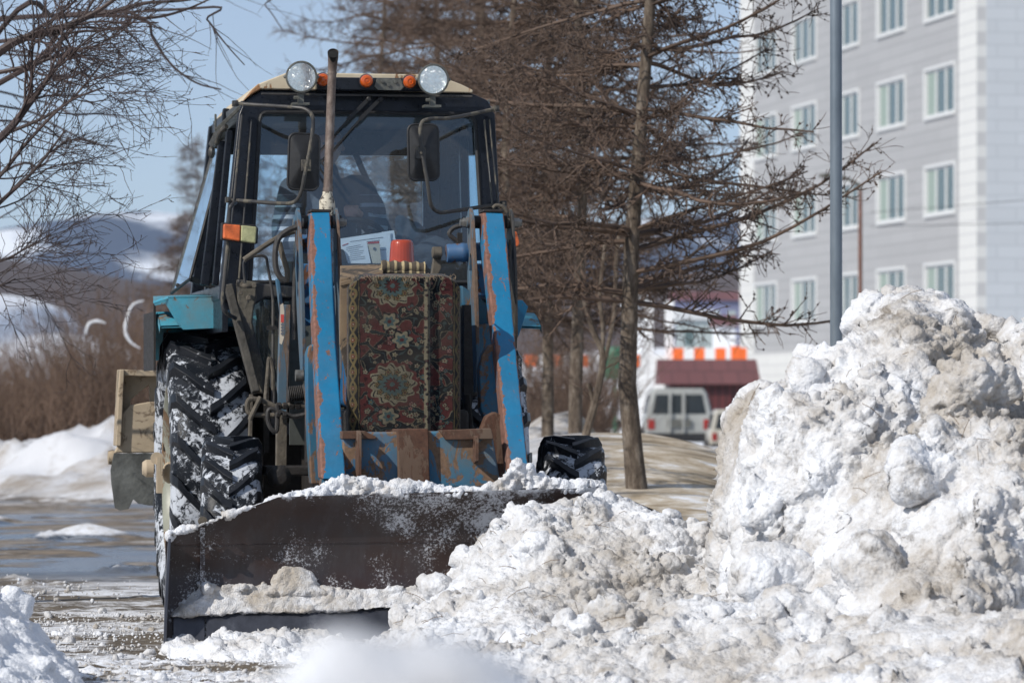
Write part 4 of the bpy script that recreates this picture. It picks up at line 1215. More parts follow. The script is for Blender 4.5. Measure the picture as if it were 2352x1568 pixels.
# ---------------------------------------------------------------- parked vehicles
def car_paint(name, col): 
    t = NT(name); t.set(Base_Color=t.mix(t.ramp(t.noise(1.5, 6, .7), [(0.4, 0), (0.7, .6)]), col, [c * .55 for c in col]), Roughness=.35); t.b.inputs["Coat Weight"].default_value = .4
    return t.m
M['white_paint'] = car_paint('white_car_paint', (0.36, 0.365, 0.345)); M['silver_paint'] = car_paint('beige_car_paint', (0.5, 0.47, 0.4))
M['carglass'] = plain('dark_car_glass', (0.02, 0.025, 0.03), .08, 0, .2, 2)
M['redlamp'] = plastic('red_tail_lamp', (0.35, 0.02, 0.015))
def suv(px, py, d, wpx, label, paint, rz=0.0, hi=True):
    """boxy off-road car seen from behind; local -y is its tail"""
    w = wpx / FPX * d; root = empty('parked_car', (gx_(px, d), d, -.36), rz); s_ = w / 1.78
    def q(*a): return tuple(v * s_ for v in a)
    m = MB()
    sec = [(-.86, .45), (-.89, .75), (-.88, 1.0), (-.85, 1.08), (-.72, 1.66), (-.62, 1.78), (.62, 1.78), (.72, 1.66), (.85, 1.08), (.88, 1.0), (.89, .75), (.86, .45)] if hi else \
          [(-.82, .35), (-.86, .6), (-.85, .85), (-.80, .92), (-.62, 1.33), (-.5, 1.42), (.5, 1.42), (.62, 1.33), (.80, .92), (.85, .85), (.86, .6), (.82, .35)]
    ys = [(0, .96), (.06, 1.0), (2.6, 1.0), (2.9, .98)]
    vs = [q(x * k, y, z if z < 1.1 or True else z) for y, k in ys for x, z in sec]; n = len(sec)
    fs = [tuple(range(n)), tuple(range(len(vs) - 1, len(vs) - n - 1, -1))] + [(j * n + i, j * n + (i + 1) % n, (j + 1) * n + (i + 1) % n, (j + 1) * n + i) for j in range(3) for i in range(n)]
    m.add(vs, fs); m.bb(q(-.84, 2.9, .45), q(.84, 4.3, 1.05)); m.build('body', paint, root, 30, bevel=.03)
    g_ = MB(); zt = 1.62 if hi else 1.3; zb_ = 1.12 if hi else .95
    if hi:
        g_.prism([q(-.70, -.012, zb_), q(-.28, -.012, zb_), q(-.28, -.012, zt), q(-.6, -.012, zt)], q(0, .03, 0))
        g_.prism([q(-.2, -.012, zb_), q(.06, -.012, zb_), q(.06, -.012, zt), q(-.2, -.012, zt)], q(0, .03, 0))
        g_.prism([q(.16, -.012, zb_), q(.70, -.012, zb_), q(.6, -.012, zt), q(.16, -.012, zt)], q(0, .03, 0))
    else:
        g_.prism([q(-.66, -.012, zb_), q(.66, -.012, zb_), q(.54, -.012, zt), q(-.54, -.012, zt)], q(0, .03, 0))
    for sg in (-1, 1):
        for y0_, y1_ in ((.25, .95), (1.05, 1.75), (1.85, 2.5)):
            g_.prism([q(sg * .853, y0_, zb_ + .02), q(sg * .853, y1_, zb_ + .02), q(sg * (.745 if hi else .66), y1_, zt), q(sg * (.745 if hi else .66), y0_, zt)], q(sg * .012, 0, 0))
    g_.build('window', M['carglass'], root, 0)
    for sg in (-1, 1):
        m = MB(); m.bb(q(sg * .72 - .09, -.02, .72), q(sg * .72 + .09, .02, .98)); m.build('tail_lamp', M['redlamp'], root, 0, bevel=.01)
    m = MB(); m.bb(q(-.86, -.12, .42), q(.86, .02, .62)); m.build('bumper', M['seal'] if hi else paint, root, 0, bevel=.03)
    if hi:
        m = MB(); m.curve([q(-.24, -.05, .62), q(-.24, -.09, 1.2), q(-.22, -.08, 1.7)], .03 * s_, 8); m.curve([q(.11, -.05, .62), q(.11, -.09, 1.2), q(.11, -.08, 1.7)], .03 * s_, 8)
        m.build('ladder', paint, root)
        m = MB(); m.bb(q(-.3, -.08, .78), q(.3, -.03, .98)); m.build('number_plate', M['lampbody'], root, 0)
    for sg in (-1, 1):
        for y in (.75, 3.4):
            m = MB(); m.lathe(q(sg * .84 - .1, y, .36), (1, 0, 0), [(.2 * s_, 0), (.36 * s_, 0), (.38 * s_, .05), (.38 * s_, .17), (.36 * s_, .22), (.2 * s_, .22)], 20)
            m.build('wheel', M['seal'], root)
    tag(root, label, 'car', 'parked cars')
suv(1560, 900, 112, 158, 'white boxy off-road car with dark rear windows parked by the garage', M['white_paint'])
suv(1402, 900, 124, 78 * 1.25, 'low white car showing only its dark rear window above the mound', M['whitewall'], 0, False)
suv(1690, 900, 104, 120, 'beige car half hidden behind the left edge of the snow pile', M['silver_paint'], 0, True)

# ---------------------------------------------------------------- the air
t = NT('air'); t.n.remove(t.b)
pv = t.n.new("ShaderNodeVolumePrincipled"); pv.inputs["Color"].default_value = (0.72, 0.84, 1.0, 1); pv.inputs["Density"].default_value = 0.00007; pv.inputs["Anisotropy"].default_value = 0.0
t.lk(pv.outputs[0], t.out.inputs["Volume"])
m = MB(); m.bb((-4200, -60, -3), (4200, 6600, 260)); hz_o = m.build('haze', t.m, None, smooth=0)
tag(hz_o, kind='stuff')
# ================================================================ THE TRACTOR
tr = empty('tractor', (X0, Y0, 0), TH)
tag(tr, 'worn blue wheeled tractor with a front loader and dozer blade, clearing snow', 'tractor')
TM = Matrix.Translation((X0, Y0, 0)) @ Matrix.Rotation(TH, 4, 'Z')
def TP(pts, f):
    return [T(x, y, f(y) if callable(f) else f) for x, y in pts]
def part(m, name, mat, parent=None, **k):
    return m.build(name, mat, parent or tr, **k)
B = Vector((0, 1, 0))      # backwards, away from the camera

# ---- wheels
def wheel(name, c, Rr, w, rimR, n, lugh, lugw, slant, steer=0.0):
    root = None
    m = MB()
    Rb = Rr - lugh; h = w / 2
    prof = [(rimR, -h * .82), (rimR + .02, -h * .95), (rimR + (Rb - rimR) * .45, -h * 1.03), (Rb - .05, -h * .98), (Rb - .015, -h * .86), (Rb, -h * .5), (Rb + .006, 0),
            (Rb, h * .5), (Rb - .015, h * .86), (Rb - .05, h * .98), (rimR + (Rb - rimR) * .45, h * 1.03), (rimR + .02, h * .95), (rimR, h * .82)]
    n_ = 96; vs = []
    for r, x in prof:
        for k in range(n_):
            a = 2 * math.pi * k / n_; vs.append((x, -r * math.cos(a), r * math.sin(a)))
    fs = [(i * n_ + k, i * n_ + (k + 1) % n_, (i + 1) * n_ + (k + 1) % n_, (i + 1) * n_ + k) for i in range(len(prof) - 1) for k in range(n_)]
    m.add(vs, fs)
    tyre = m.build('tyre', M['tyre'], tr, 50); tyre.location = c; tyre.rotation_euler = (0, 0, R(steer))
    lm = MB()
    for side in (-1, 1):
        for k in range(n):
            p0 = 2 * math.pi * (k + (.5 if side > 0 else 0)) / n
            st = [(-.06, 0, 0), (.25, .22, 0), (.6, .58, 0), (.9, .95, .012), (1.02, 1.05, .06), (1.04, 1.1, .13)]
            q = []
            for u, sl, drop in st:
                x = side * u * h; ps = p0 + slant * sl
                jit = .0
                top = Rr - drop * (Rr / .785) * 1.0; bot = Rb - .02 - drop
                hw = lugw / 2 * (1.15 if u > .8 else 1.0)
                for rr_, ww_ in ((bot, hw * 1.25), (top, hw * .85)):
                    for sgn in (-1, 1):
                        a = ps + sgn * ww_ / Rr
                        q.append((x, -rr_ * math.cos(a), rr_ * math.sin(a)))
            fs = []
            for i in range(len(st) - 1):
                b = i * 4; e = b + 4
                fs += [(b, b + 2, e + 2, e), (b + 2, b + 3, e + 3, e + 2), (b + 3, b + 1, e + 1, e + 3), (b + 1, b, e, e + 1)]
            fs += [(0, 1, 3, 2), (len(q) - 4, len(q) - 2, len(q) - 1, len(q) - 3)]
            lm.add(q, fs)
    lug = lm.build('tread_lugs', M['lug'], tyre, 30, bevel=.006)
    rim = MB()
    o = (0, 0, 0)
    sg = -1 if c[0] < 0 else 1
    rim.lathe(o, (sg, 0, 0), [(rimR - .02, -h * .85), (rimR + .012, -h * .85), (rimR + .012, -h * .78), (rimR - .04, -h * .7), (rimR - .06, 0), (rimR - .04, h * .7), (rimR + .012, h * .78), (rimR + .015, h * .86), (rimR - .015, h * .86), (rimR - .05, h * .72), (rimR - .07, h * .15), (rimR * .55, h * .02), (rimR * .5, h * .3), (.11, h * .35), (.10, h * .7), (.0, h * .72)], 48)
    r_ = rim.build('rim', M['rim'], tr, 40); r_.location = c; r_.rotation_euler = (0, 0, R(steer))
    hb = MB()
    for k in range(8):
        a = 2 * math.pi * k / 8; hb.bolt((sg * h * .34, rimR * .36 * math.cos(a), rimR * .36 * math.sin(a)), (sg, 0, 0), .02, .03)
    hb.lathe((sg * h * .6, 0, 0), (sg, 0, 0), [(.06, 0), (.06, .06), (.045, .08), (.02, .09)], 16)
    hub = hb.build('hub', M['beige'], r_)
    return tyre
wheel('rear', Vector((-.79, 0, .785)), .785, .43, .50, 20, .045, .055, .27)
wheel('rear', Vector((.735, 0, .785)), .785, .43, .50, 20, .045, .055, .27)
cf = T(534, 1200, 2.37)
wheel('front', Vector((cf.x, -2.37, .505)), .505, .29, .26, 19, .035, .05, .30, -6.5)
cf2 = T(1311, 1200, 2.37)
wheel('front', Vector((cf2.x, -2.37, .505)), .505, .30, .26, 19, .035, .05, .30, -5)
# eye bolt and final drive cover seen beside the rear rim
m = MB(); c0 = T(352, 1075, .05); m.lathe(c0, (-1, 0, 0), [(.05, 0), (.05, .04), (.035, .06), (.0, .06)], 12); m.box(T(366, 1090, .1), (.03, .08, .2)); m.lathe(T(360, 1052, .1), (0, -1, 0), [(.02, 0), (.035, .005), (.035, .02), (.02, .02)], 12)
part(m, 'shackle', M['beige'])

# ---- fenders
for sg in (-1, 1):
    m = MB()
    xo, xi = sg * 1.05, sg * .52
    arc = []
    for k in range(15):
        a = R(62 + 74 * k / 14); arc.append((-.90 * math.cos(a) * 1.0, .785 + .90 * math.sin(a)))
    arc = [(y, min(z, 1.66)) for y, z in arc]
    n = len(arc)
    for th in (0,):
        vs = [(xo, y, z) for y, z in arc] + [(xi, y, z + .015) for y, z in arc] + [(xo, y, z + .012) for y, z in arc] + [(xi, y, z + .03) for y, z in arc]
        fs = [(i, i + 1, n + i + 1, n + i) for i in range(n - 1)] + [(2 * n + i, 3 * n + i, 3 * n + i + 1, 2 * n + i + 1) for i in range(n - 1)] + [(i, 2 * n + i, 2 * n + i + 1, i + 1) for i in range(n - 1)]
        m.add(vs, fs)
    # outer skirt
    vs = [(xo + sg * .004, y, z + .01) for y, z in arc] + [(xo + sg * .006, y * .99, z - .03) for k, (y, z) in enumerate(arc)]
    m.add(vs, [(i, i + 1, n + i + 1, n + i) for i in range(n - 1)])
    part(m, 'fender', M['cyan'])
ff = .58
m = MB()
m.prism(TP([(385, 681), (498, 679), (505, 700), (521, 752), (421, 757), (402, 722)], ff), B * .012)
m.prism([T(352, 692, .35), T(385, 681, ff), T(402, 722, ff), T(421, 757, ff), T(408, 744, ff - .04), T(380, 697, .45), T(356, 702, .35)], B * .012)
m.prism([T(352, 692, .35), T(385, 681, ff), T(498, 679, ff), T(490, 674, -.3), T(352, 680, -.3)], Vector((0, 0, -.012)))
part(m, 'fender_front', M['cyan'], bevel=.004)
m = MB(); a_ = T(353, 694, .3); b_ = T(346, 850, .3)
m.bb((a_.x, a_.y, b_.z), (a_.x + .012, a_.y + .03, a_.z)); m.bb((a_.x + .005, a_.y + .03, b_.z), (a_.x + .012, .55, a_.z - .05)); part(m, 'fender_side', M['dark'])
for q_ in (((-1.0 + .03, .45, .9), (-.5, .48, 1.66)), ((-.50, -.55, .9), (-.47, .45, 1.70)), ((.47, -.55, .9), (.50, .45, 1.70))):
    m = MB(); m.bb(*q_); part(m, 'fender_liner', M['dark'])
m = MB(); m.prism(TP([(1176, 690), (1200, 689), (1213, 704), (1192, 770), (1180, 790)], ff), B * .012); part(m, 'fender_front', M['blue'], bevel=.003)

# ---- cab
fy = lambda y: 1.0 + .15 * (y - 210) / 480.0
out = [(503, 690), (548, 262), (560, 232), (600, 207), (850, 209), (1082, 214), (1120, 230), (1137, 262), (1160, 690), (850, 692)]
inn = [(575, 648), (597, 275), (601, 263), (611, 258), (850, 259), (1072, 262), (1083, 266), (1092, 285), (1113, 648), (850, 650)]
m = MB(); m.ring_plate(TP(out, fy), TP(inn, fy), B * .09)
part(m, 'cab_frame', M['black'], bevel=.012, seg=3)
m = MB()      # raised ribs on the frame
m.beam(T(556, 262, 1.07), T(520, 640, 1.2), .012, .02); m.beam(T(578, 275, 1.06), T(549, 640, 1.18), .01, .02)
m.beam(T(1112, 275, 1.07), T(1132, 480, 1.15), .008, .02); m.beam(T(1124, 275, 1.07), T(1145, 480, 1.15), .008, .02)
m.beam(T(600, 216, 1.06), T(1085, 222, 1.06), .02, .012, (0, 0, 1))
part(m, 'pillar_trim', M['blackdirt'], bevel=.004)
# windscreen
gp = [p + B * .03 for p in TP(inn, fy)]
m = MB(); m.add([p for p in gp], [tuple(range(len(gp)))]); part(m, 'windscreen', M['glass'], smooth=0)
m = MB()
for a, b in zip(inn, inn[1:] + inn[:1]): m.tube([T(*a, fy(a[1]) + .002), T(*b, fy(b[1]) + .002)], .011, 8)
part(m, 'windscreen_seal', M['seal'])
xl, xr = T(548, 262, 1.0).x, T(1137, 262, 1.0).x
xlb, xrb = T(503, 690, 1.15).x, T(1160, 690, 1.15).x
zt, zb, zf = T(850, 225, 1.0).z, 1.76, T(850, 262, 1).z
yb = .78
for x, xb in ((xl + .03, xlb + .04), (xr - .03, xrb - .04)):
    m = MB()
    m.beam((x, .0, zt), (xb, -.05, zb), .05, .06); m.beam((x, yb, zt - .05), (xb, yb, zb), .07, .08)
    m.beam((x - .03 * (1 if x > 0 else -1), -.9, zt - .05), (x, yb, zt - .07), .05, .06, (0, 0, 1)); m.beam((xb, -1.1, zb), (xb, yb, zb), .06, .08, (0, 0, 1))
    part(m, 'side_frame', M['black'], bevel=.008)
m = MB(); zr = T(850, 355, -.65).z
m.bb((xl + .03, yb - .03, zr), (xr - .03, yb + .03, zt - .03)); m.bb((xl + .03, yb - .03, zb - .9), (xr - .03, yb + .03, zb + .02)); m.bb((xr - .15, yb - .03, zb), (xr + .01, yb + .03, zr))
m.beam(T(815, 352, -.62), T(900, 545, -.62), .035, .03)
part(m, 'rear_frame', M['black'], bevel=.006)
m = MB(); m.add([(xl, yb, zb), (xr, yb, zb), (xr, yb, zt), (xl, yb, zt)], [(0, 1, 2, 3)]); part(m, 'rear_window', M['glass'], smooth=0)
m = MB(); m.add([(xr - .03, -1.0, zt), (xrb - .04, -1.05, zb), (xrb - .04, yb, zb), (xr - .03, yb, zt)], [(0, 1, 2, 3)]); part(m, 'side_window', M['glassgreen'], smooth=0)
m = MB(); m.bb((xlb + .02, -1.12, 1.55), (xlb + .05, yb, zb)); m.bb((xrb - .05, -1.12, 1.55), (xrb - .02, yb, zb)); m.bb((-.46, -.9, 1.0), (-.43, yb, 1.55)); m.bb((.43, -.9, 1.0), (.46, yb, 1.55)); m.bb((-.46, -.9, 1.0), (.46, yb, 1.06)); part(m, 'cab_wall', M['black'])
m = MB(); m.bb((xl + .02, -.95, zt - .06), (xr - .02, yb, zt - .02)); part(m, 'headliner', plain('grey_headliner', (.07, .08, .09), .9))
# roof
rp_ = [(558, 233), (574, 212), (593, 193), (656, 168), (700, 167), (960, 171), (1034, 184), (1060, 194), (1087, 207), (1086, 214), (960, 211), (850, 209), (720, 207), (600, 205), (580, 216)]
m = MB(); m.prism(TP(rp_, 1.02), B * 1.85); roof = part(m, 'roof', M['cream'], bevel=.012, seg=3)
m = MB(); m.prism([T(495, 293, .55), T(548, 243, .95), T(553, 250, .95), T(500, 303, .55)], Vector((.05, .2, 0))); m.prism([T(478, 330, -.2), T(497, 292, .55), T(506, 300, .55), T(486, 340, -.2)], Vector((.06, .1, 0)))
m.beam(T(495, 300, .5), T(495, 262, .5), .012, .012); part(m, 'roof_gutter', M['lampbody'], bevel=.004)
m = MB(); m.prism(TP([(728, 177), (966, 180), (976, 209), (728, 207)], 1.10), B * .08); vis = part(m, 'visor', M['black'], bevel=.008)
m = MB(); m.prism(TP([(866, 180), (921, 181), (928, 200), (920, 208), (868, 207), (860, 198)], 1.118), B * .01)
for x, y in ((878, 188), (892, 196), (908, 189)): m.bolt(T(x, y, 1.12), (0, -1, 0), .009, .01)
part(m, 'plate_bracket', M['lampbody'], vis, bevel=.002)

# lamps on the roof
def work_light(px, py, r, f, label):
    c = T(px, py, f); ax = Vector((.02, -1, -.02)).normalized()
    m = MB(); m.lathe(c, ax, [(.0, -.11), (r * .35, -.10), (r * .75, -.06), (r * 1.03, -.01), (r * 1.06, .0), (r * 1.06, .014), (r * 0.97, .016), (r * .95, .004), (r * .8, -.03), (r * .4, -.055), (0, -.06)], 36)
    m.box(c + Vector((0, .03, -r - .03)), (.03, .03, .05)); m.box(c + Vector((0, .06, -r - .06)), (.09, .1, .012)); m.bolt(c + Vector((-.02, .0, -r - .03)), (-1, 0, 0), .01, .02)
    for s_ in (-1, 1): m.ball(c + Vector((s_ * r * 1.07, 0, 0)), .01, 8, 6)
    h = part(m, 'work_light', M['lampbody']); h["label"] = label
    m = MB(); m.lathe(c, ax, [(r * .93, .002), (r * .8, -.022), (r * .4, -.045), (0.004, -.05)], 36); m.build('reflector', M['chrome'], h)
    m = MB(); prof = [(r * .955, .010)]
    for k in range(1, 9): prof += [(r * (.955 - .1 * k + .05), .013 + .0012 * k), (r * (.955 - .1 * k), .010 + .0016 * k)]
    n_ = 144; ax_u = ax.orthogonal().normalized(); ax_w = ax.cross(ax_u); vs = []
    prof += [(.001, .024)]
    for i_, (r_, h_) in enumerate(prof):
        for k in range(n_):
            a = 2 * math.pi * k / n_; hh_ = h_ + (.0016 if (k % 4 < 2) and r_ > r * .45 and i_ > 0 else 0)
            vs.append(c + ax * hh_ + (ax_u * math.cos(a) + ax_w * math.sin(a)) * r_)
    m.add(vs, [(i_ * n_ + k, i_ * n_ + (k + 1) % n_, (i_ + 1) * n_ + (k + 1) % n_, (i_ + 1) * n_ + k) for i_ in range(len(prof) - 1) for k in range(n_)]); m.build('lens', M['lamplens'], h, 0)
    m = MB(); m.ball(c + ax * -.02, .014, 10, 8); m.build('bulb', M['paper'], h)
t = NT('ribbed_lamp_glass')
t.n.remove(t.b)
tr_ = t.n.new("ShaderNodeBsdfTransparent"); gl_ = t.n.new("ShaderNodeBsdfGlossy"); gl_.inputs["Roughness"].default_value = .12
df_ = t.n.new("ShaderNodeBsdfDiffuse"); df_.inputs[0].default_value = (.55, .6, .62, 1)
m1_ = t.n.new("ShaderNodeMixShader"); m2_ = t.n.new("ShaderNodeMixShader"); m1_.inputs[0].default_value = .2
bp_ = t.n.new("ShaderNodeBump"); bp_.inputs["Strength"].default_value = .35; bp_.inputs["Distance"].default_value = .01
t.lk(t.vor(110), bp_.inputs["Height"]); t.lk(bp_.outputs[0], gl_.inputs["Normal"]); t.lk(bp_.outputs[0], df_.inputs["Normal"])
t.lk(tr_.outputs[0], m1_.inputs[1]); t.lk(gl_.outputs[0], m1_.inputs[2])
t.lk(t.ramp(t.vor(60), [(0.2, .02), (0.7, .20)]), m2_.inputs[0]); t.lk(m1_.outputs[0], m2_.inputs[1]); t.lk(df_.outputs[0], m2_.inputs[2]); t.lk(m2_.outputs[0], t.out.inputs[0])
M['lamplens'] = t.m
work_light(692, 177, .080, 1.22, 'round work light on the left end of the roof')
work_light(995, 183, .079, 1.22, 'round work light on the right end of the roof')
for px, py in ((741, 184), (841, 187), (940, 189)):
    c = T(px, py, 1.12)
    m = MB(); m.lathe(c, (0, -1, 0), [(.038, 0), (.040, .006), (.036, .012)], 20); a_ = part(m, 'marker_light', M['seal'])
    m = MB(); m.lathe(c, (0, -1, 0), [(.034, .008), (.034, .03), (.029, .042), (.015, .048), (.012, .044), (.001, .048)], 24); m.build('lens', M['amber'], a_)

# wipers
for a, b, c_, d_ in (((845, 229), (799, 275), (768, 310), (733, 347)), ((872, 229), (826, 275), (767, 342), (735, 371))):
    m = MB(); m.lathe(T(*a, 1.03), (0, -1, 0), [(.014, 0), (.014, .05), (.008, .055)], 12)
    m.beam(T(*a, 1.07), T(*b, 1.09), .02, .012); m.beam(T(*b, 1.09), T(*c_, 1.09), .009, .009); m.beam(T(*c_, 1.09), T(*d_, 1.09), .007, .008)
    m.beam(T(d_[0] - 22, d_[1] - 15, 1.075), T(d_[0] + 30, d_[1] + 62, 1.10), .008, .014)
    part(m, 'wiper', M['seal'])
# mirrors on tube brackets
def rrect(w, h, r, n=5):
    q = []
    for cx, cy, a0 in ((w / 2 - r, h / 2 - r, 0), (-w / 2 + r, h / 2 - r, 90), (-w / 2 + r, -h / 2 + r, 180), (w / 2 - r, -h / 2 + r, 270)):
        for k in range(n): a = R(a0 + 90 * k / (n - 1)); q.append((cx + r * math.cos(a), cy + r * math.sin(a)))
    return q
def mirror(px, py, f, tube, clamp, label, lean):
    m = MB(); m.curve([T(x, y, ff_) for x, y, ff_ in tube], .0105, 10, 6)
    for e in (tube[0], tube[-1]): m.box(T(*e), (.03, .05, .03)); m.bolt(T(e[0], e[1], e[2] + .03), (0, -1, 0), .01, .012)
    br = part(m, 'mirror_bracket', M['blackdirt']); br["label"] = label
    c = T(px, py, f); rot = Matrix.Rotation(R(lean), 3, 'Y') @ Matrix.Rotation(R(8), 3, 'Z')
    m = MB(); lp_ = []
    for (w, h, r, y) in ((.155, .285, .03, .014), (.172, .300, .036, .008), (.178, .306, .04, -.004), (.168, .296, .036, -.012), (.152, .28, .03, -.010), (.146, .272, .028, -.012), (.06, .08, .01, -.032), (.05, .06, .006, -.034)):
        lp_.append([c + rot @ Vector((x, y, z)) for x, z in rrect(w, h, r)])
    n = len(lp_[0]); vs = [v for l in lp_ for v in l]
    fs = [(i * n + k, i * n + (k + 1) % n, (i + 1) * n + (k + 1) % n, (i + 1) * n + k) for i in range(len(lp_) - 1) for k in range(n)] + [tuple(range(n)), tuple(range(len(vs) - n, len(vs)))]
    m.add(vs, fs); mi = m.build('mirror_housing', M['seal2'], br)
    m = MB(); m.add([c + rot @ Vector((x, .016, z)) for x, z in rrect(.15, .28, .028)], [tuple(range(20))]); 
    m.build('mirror_glass', M['chrome'], br, smooth=0)
    m = MB(); m.box(T(*clamp), (.05, .035, .06)); m.bolt(T(*clamp) + Vector((0, -.02, 0)), (0, -1, 0), .008, .01); m.build('clamp', M['blackdirt'], br, bevel=.004)
M['seal2'] = plain('mirror_plastic', (0.018, 0.018, 0.019), .5, 0, .35, 25, .1)
mirror(697, 372, 1.36, [(540, 238, 1.1), (600, 242, 1.2), (665, 246, 1.34), (703, 252, 1.4), (719, 275, 1.42), (714, 330, 1.42), (700, 400, 1.42), (692, 440, 1.40), (676, 464, 1.36), (640, 467, 1.3), (580, 463, 1.2), (524, 459, 1.1)], (703, 380, 1.41), 'mirror on its tube bracket, left side of the cab', 2)
mirror(972, 350, 1.36, [(1139, 250, 1.1), (1080, 263, 1.2), (1030, 272, 1.34), (985, 274, 1.4), (966, 290, 1.42), (970, 350, 1.42), (982, 420, 1.42), (990, 470, 1.40), (1008, 487, 1.36), (1040, 485, 1.3), (1100, 476, 1.2), (1156, 468, 1.1)], (966, 352, 1.41), 'mirror on its tube bracket, right side of the cab', -1)

# open door flaring out on the left
m = MB(); A_, B_, C_, D_ = T(491, 340, -.30), T(521, 318, .40), T(437, 640, .55), T(394, 673, -.15)
m.add([A_, B_, C_, D_], [(0, 1, 2, 3)]); dg_ = part(m, 'door_window', M['glassgreen'], smooth=0)
m = MB(); 
for a, b in ((A_, B_), (B_, C_), (C_, D_), (D_, A_)): m.tube([a, b], .009, 8)
m.beam(T(437, 640, .5), T(492, 660, .5), .03, .02); m.ball(T(408, 655, .1), .012, 8, 6)
m.build('door_frame', M['seal'], dg_)
m = MB(); m.beam(T(512, 325, .6), T(470, 655, .6), .05, .05); part(m, 'door_jamb', M['black'], bevel=.006)
m = MB(); m.beam(T(527, 300, .75), T(494, 655, .8), .035, .05); part(m, 'door_jamb', M['black'], bevel=.006)
m = MB(); m.curve([T(520, 290, .75), T(506, 305, .7), T(498, 330, .6)], .014, 8); m.ball(T(486, 350, .1), (.02, .03, .035)); part(m, 'hinge', M['blackdirt'])

M['dusty_dark'] = plain('dusty_dark_metal', (0.055, 0.05, 0.042), .8, 0, .6, 14, .4)
# ---- lower cab pillar, step, sill
m = MB()
m.beam(T(524, 655, 1.2), T(588, 902, 1.35), .045, .06); part(m, 'lower_pillar', M['dusty_dark'], bevel=.008)
m = MB()
m.prism(TP([(545, 640), (600, 650), (690, 660), (690, 682), (610, 684), (585, 700), (580, 740), (612, 862), (608, 903), (590, 902), (545, 735)], 1.25), B * .06); part(m, 'quarter_frame', M['blackdirt'], bevel=.012, seg=3)
m = MB(); m.add(TP([(585, 690), (645, 684), (650, 890), (608, 890), (580, 740)], 1.22), [(0, 1, 2, 3, 4)]); part(m, 'quarter_window', M['glassdirty'], smooth=0)
m = MB(); m.bb((-.42, -1.15, .95), (.42, -1.12, 1.72)); part(m, 'firewall', plain('firewall', (.05, .055, .05), .8))
m = MB(); c = T(550, 655, 1.32)
for x, y in ((556, 653), (583, 656), (552, 673), (570, 684)): m.bolt(T(x, y, 1.31), (0, -1, 0), .014, .02)
m.curve([T(545, 652, 1.3), T(565, 657, 1.33), T(585, 656, 1.3)], .012, 8); part(m, 'hinge', M['dusty'])

# ---- indicators
m = MB(); m.prism(TP([(509, 511), (586, 516), (593, 524), (592, 560), (540, 556), (508, 550)], 1.42), B * .06); ih = part(m, 'indicator', M['seal'], bevel=.006)
ih["label"] = 'orange and clear indicator lamp on the left side of the cab'
m = MB(); m.prism(TP([(514, 514), (553, 517), (552, 554), (513, 548)], 1.46), B * .05); m.build('orange_lens', M['indorange'], ih, bevel=.008, seg=3)
m = MB(); m.prism(TP([(554, 517), (590, 521), (588, 559), (553, 554)], 1.46), B * .05); m.build('clear_lens', M['indcream'], ih, bevel=.008, seg=3)
m = MB(); m.prism(TP([(1176, 528), (1188, 533), (1194, 558), (1190, 566), (1176, 566)], 1.3), B * .07); ih = part(m, 'indicator', M['indorange'], bevel=.006); ih["label"] = 'orange indicator lamp peeping out behind the right loader arm'
m = MB(); m.curve([T(541, 466, 1.3), T(532, 472, 1.36), T(527, 490, 1.36), T(524, 560, 1.36), T(516, 640, 1.36), T(511, 695, 1.36), T(519, 718, 1.36), T(541, 731, 1.3)], .011, 10, 6); part(m, 'guard_tube', M['blackdirt'])

# ---- exhaust
m = MB(); pth = [(752, 520, 1.7), (752, 480, 1.7), (751, 462, 1.7), (752, 448, 1.7), (753, 436, 1.7)]
m.tube([T(*p) for p in pth], [.042, .043, .040, .027, .024], 20); ex0 = part(m, 'exhaust', M['flaky'])
m = MB(); m.tube([T(753, 438, 1.7), T(755, 380, 1.7), T(759, 260, 1.7), T(763, 165, 1.7), T(764, 148, 1.71), T(765, 133, 1.73), T(765, 121, 1.76)], [.0235, .023, .0225, .022, .024, .027, .029], 20, caps=False); m.build('pipe', M['exhaust'], ex0)
m = MB(); m.tube([T(765, 140, 1.735), T(765, 128, 1.765), T(765, 124, 1.775)], [.012, .024, .0265], 16); m.build('outlet', M['outlet_black'], ex0) if 'outlet_black' in M else m.build('outlet', plain('outlet_black', (.004, .004, .004), .9), ex0)  # black plug filling the pipe mouth
m = MB(); m.lathe(T(753, 436, 1.7) , (0, 0, 1), [(.026, -.01), (.027, 0), (.026, .01)], 18); m.lathe(T(763, 168, 1.7), (0, 0, 1), [(.024, -.006), (.0245, 0), (.024, .006)], 18); m.build('clamp', M['exhaust'], ex0)

# ---- bonnet, engine, frame
m = MB(); zt_ = T(900, 640, 2.7).z
m.bb((T(815, 800, 2.92).x + .045, -2.72, 1.15), (T(1062, 800, 2.92).x - .035, -1.2, zt_)); part(m, 'bonnet', M['blue_dark'], bevel=.04, seg=3)
m = MB(); m.bb((-.30, -2.78, .62), (.30, -.6, 1.14)); m.bb((-.22, -2.9, .45), (.22, -.3, .66)); m.bb((-.36, -1.9, .85), (-.30, -1.3, 1.3)); m.bb((-.75, -2.45, .42), (.75, -2.29, .56)); m.bb((-.5, .25, .4), (.5, -.3, 1.0))
part(m, 'engine_block', M['dark'], bevel=.02)
m = MB(); m.beam(T(655, 700, 1.75), T(647, 950, 1.75), .055, .06); m.beam(T(637, 640, 1.7), T(652, 760, 1.7), .02, .05); part(m, 'loader_post', M['rustblue'], bevel=.005)
m = MB(); m.beam(T(647, 950, 1.78), T(645, 1110, 1.78), .055, .06); part(m, 'frame_post', M['dusty'], bevel=.005)
m = MB(); m.beam(T(577, 905, 1.4), T(572, 1110, 1.4), .02, .05); part(m, 'frame_post', M['dusty'], bevel=.005)
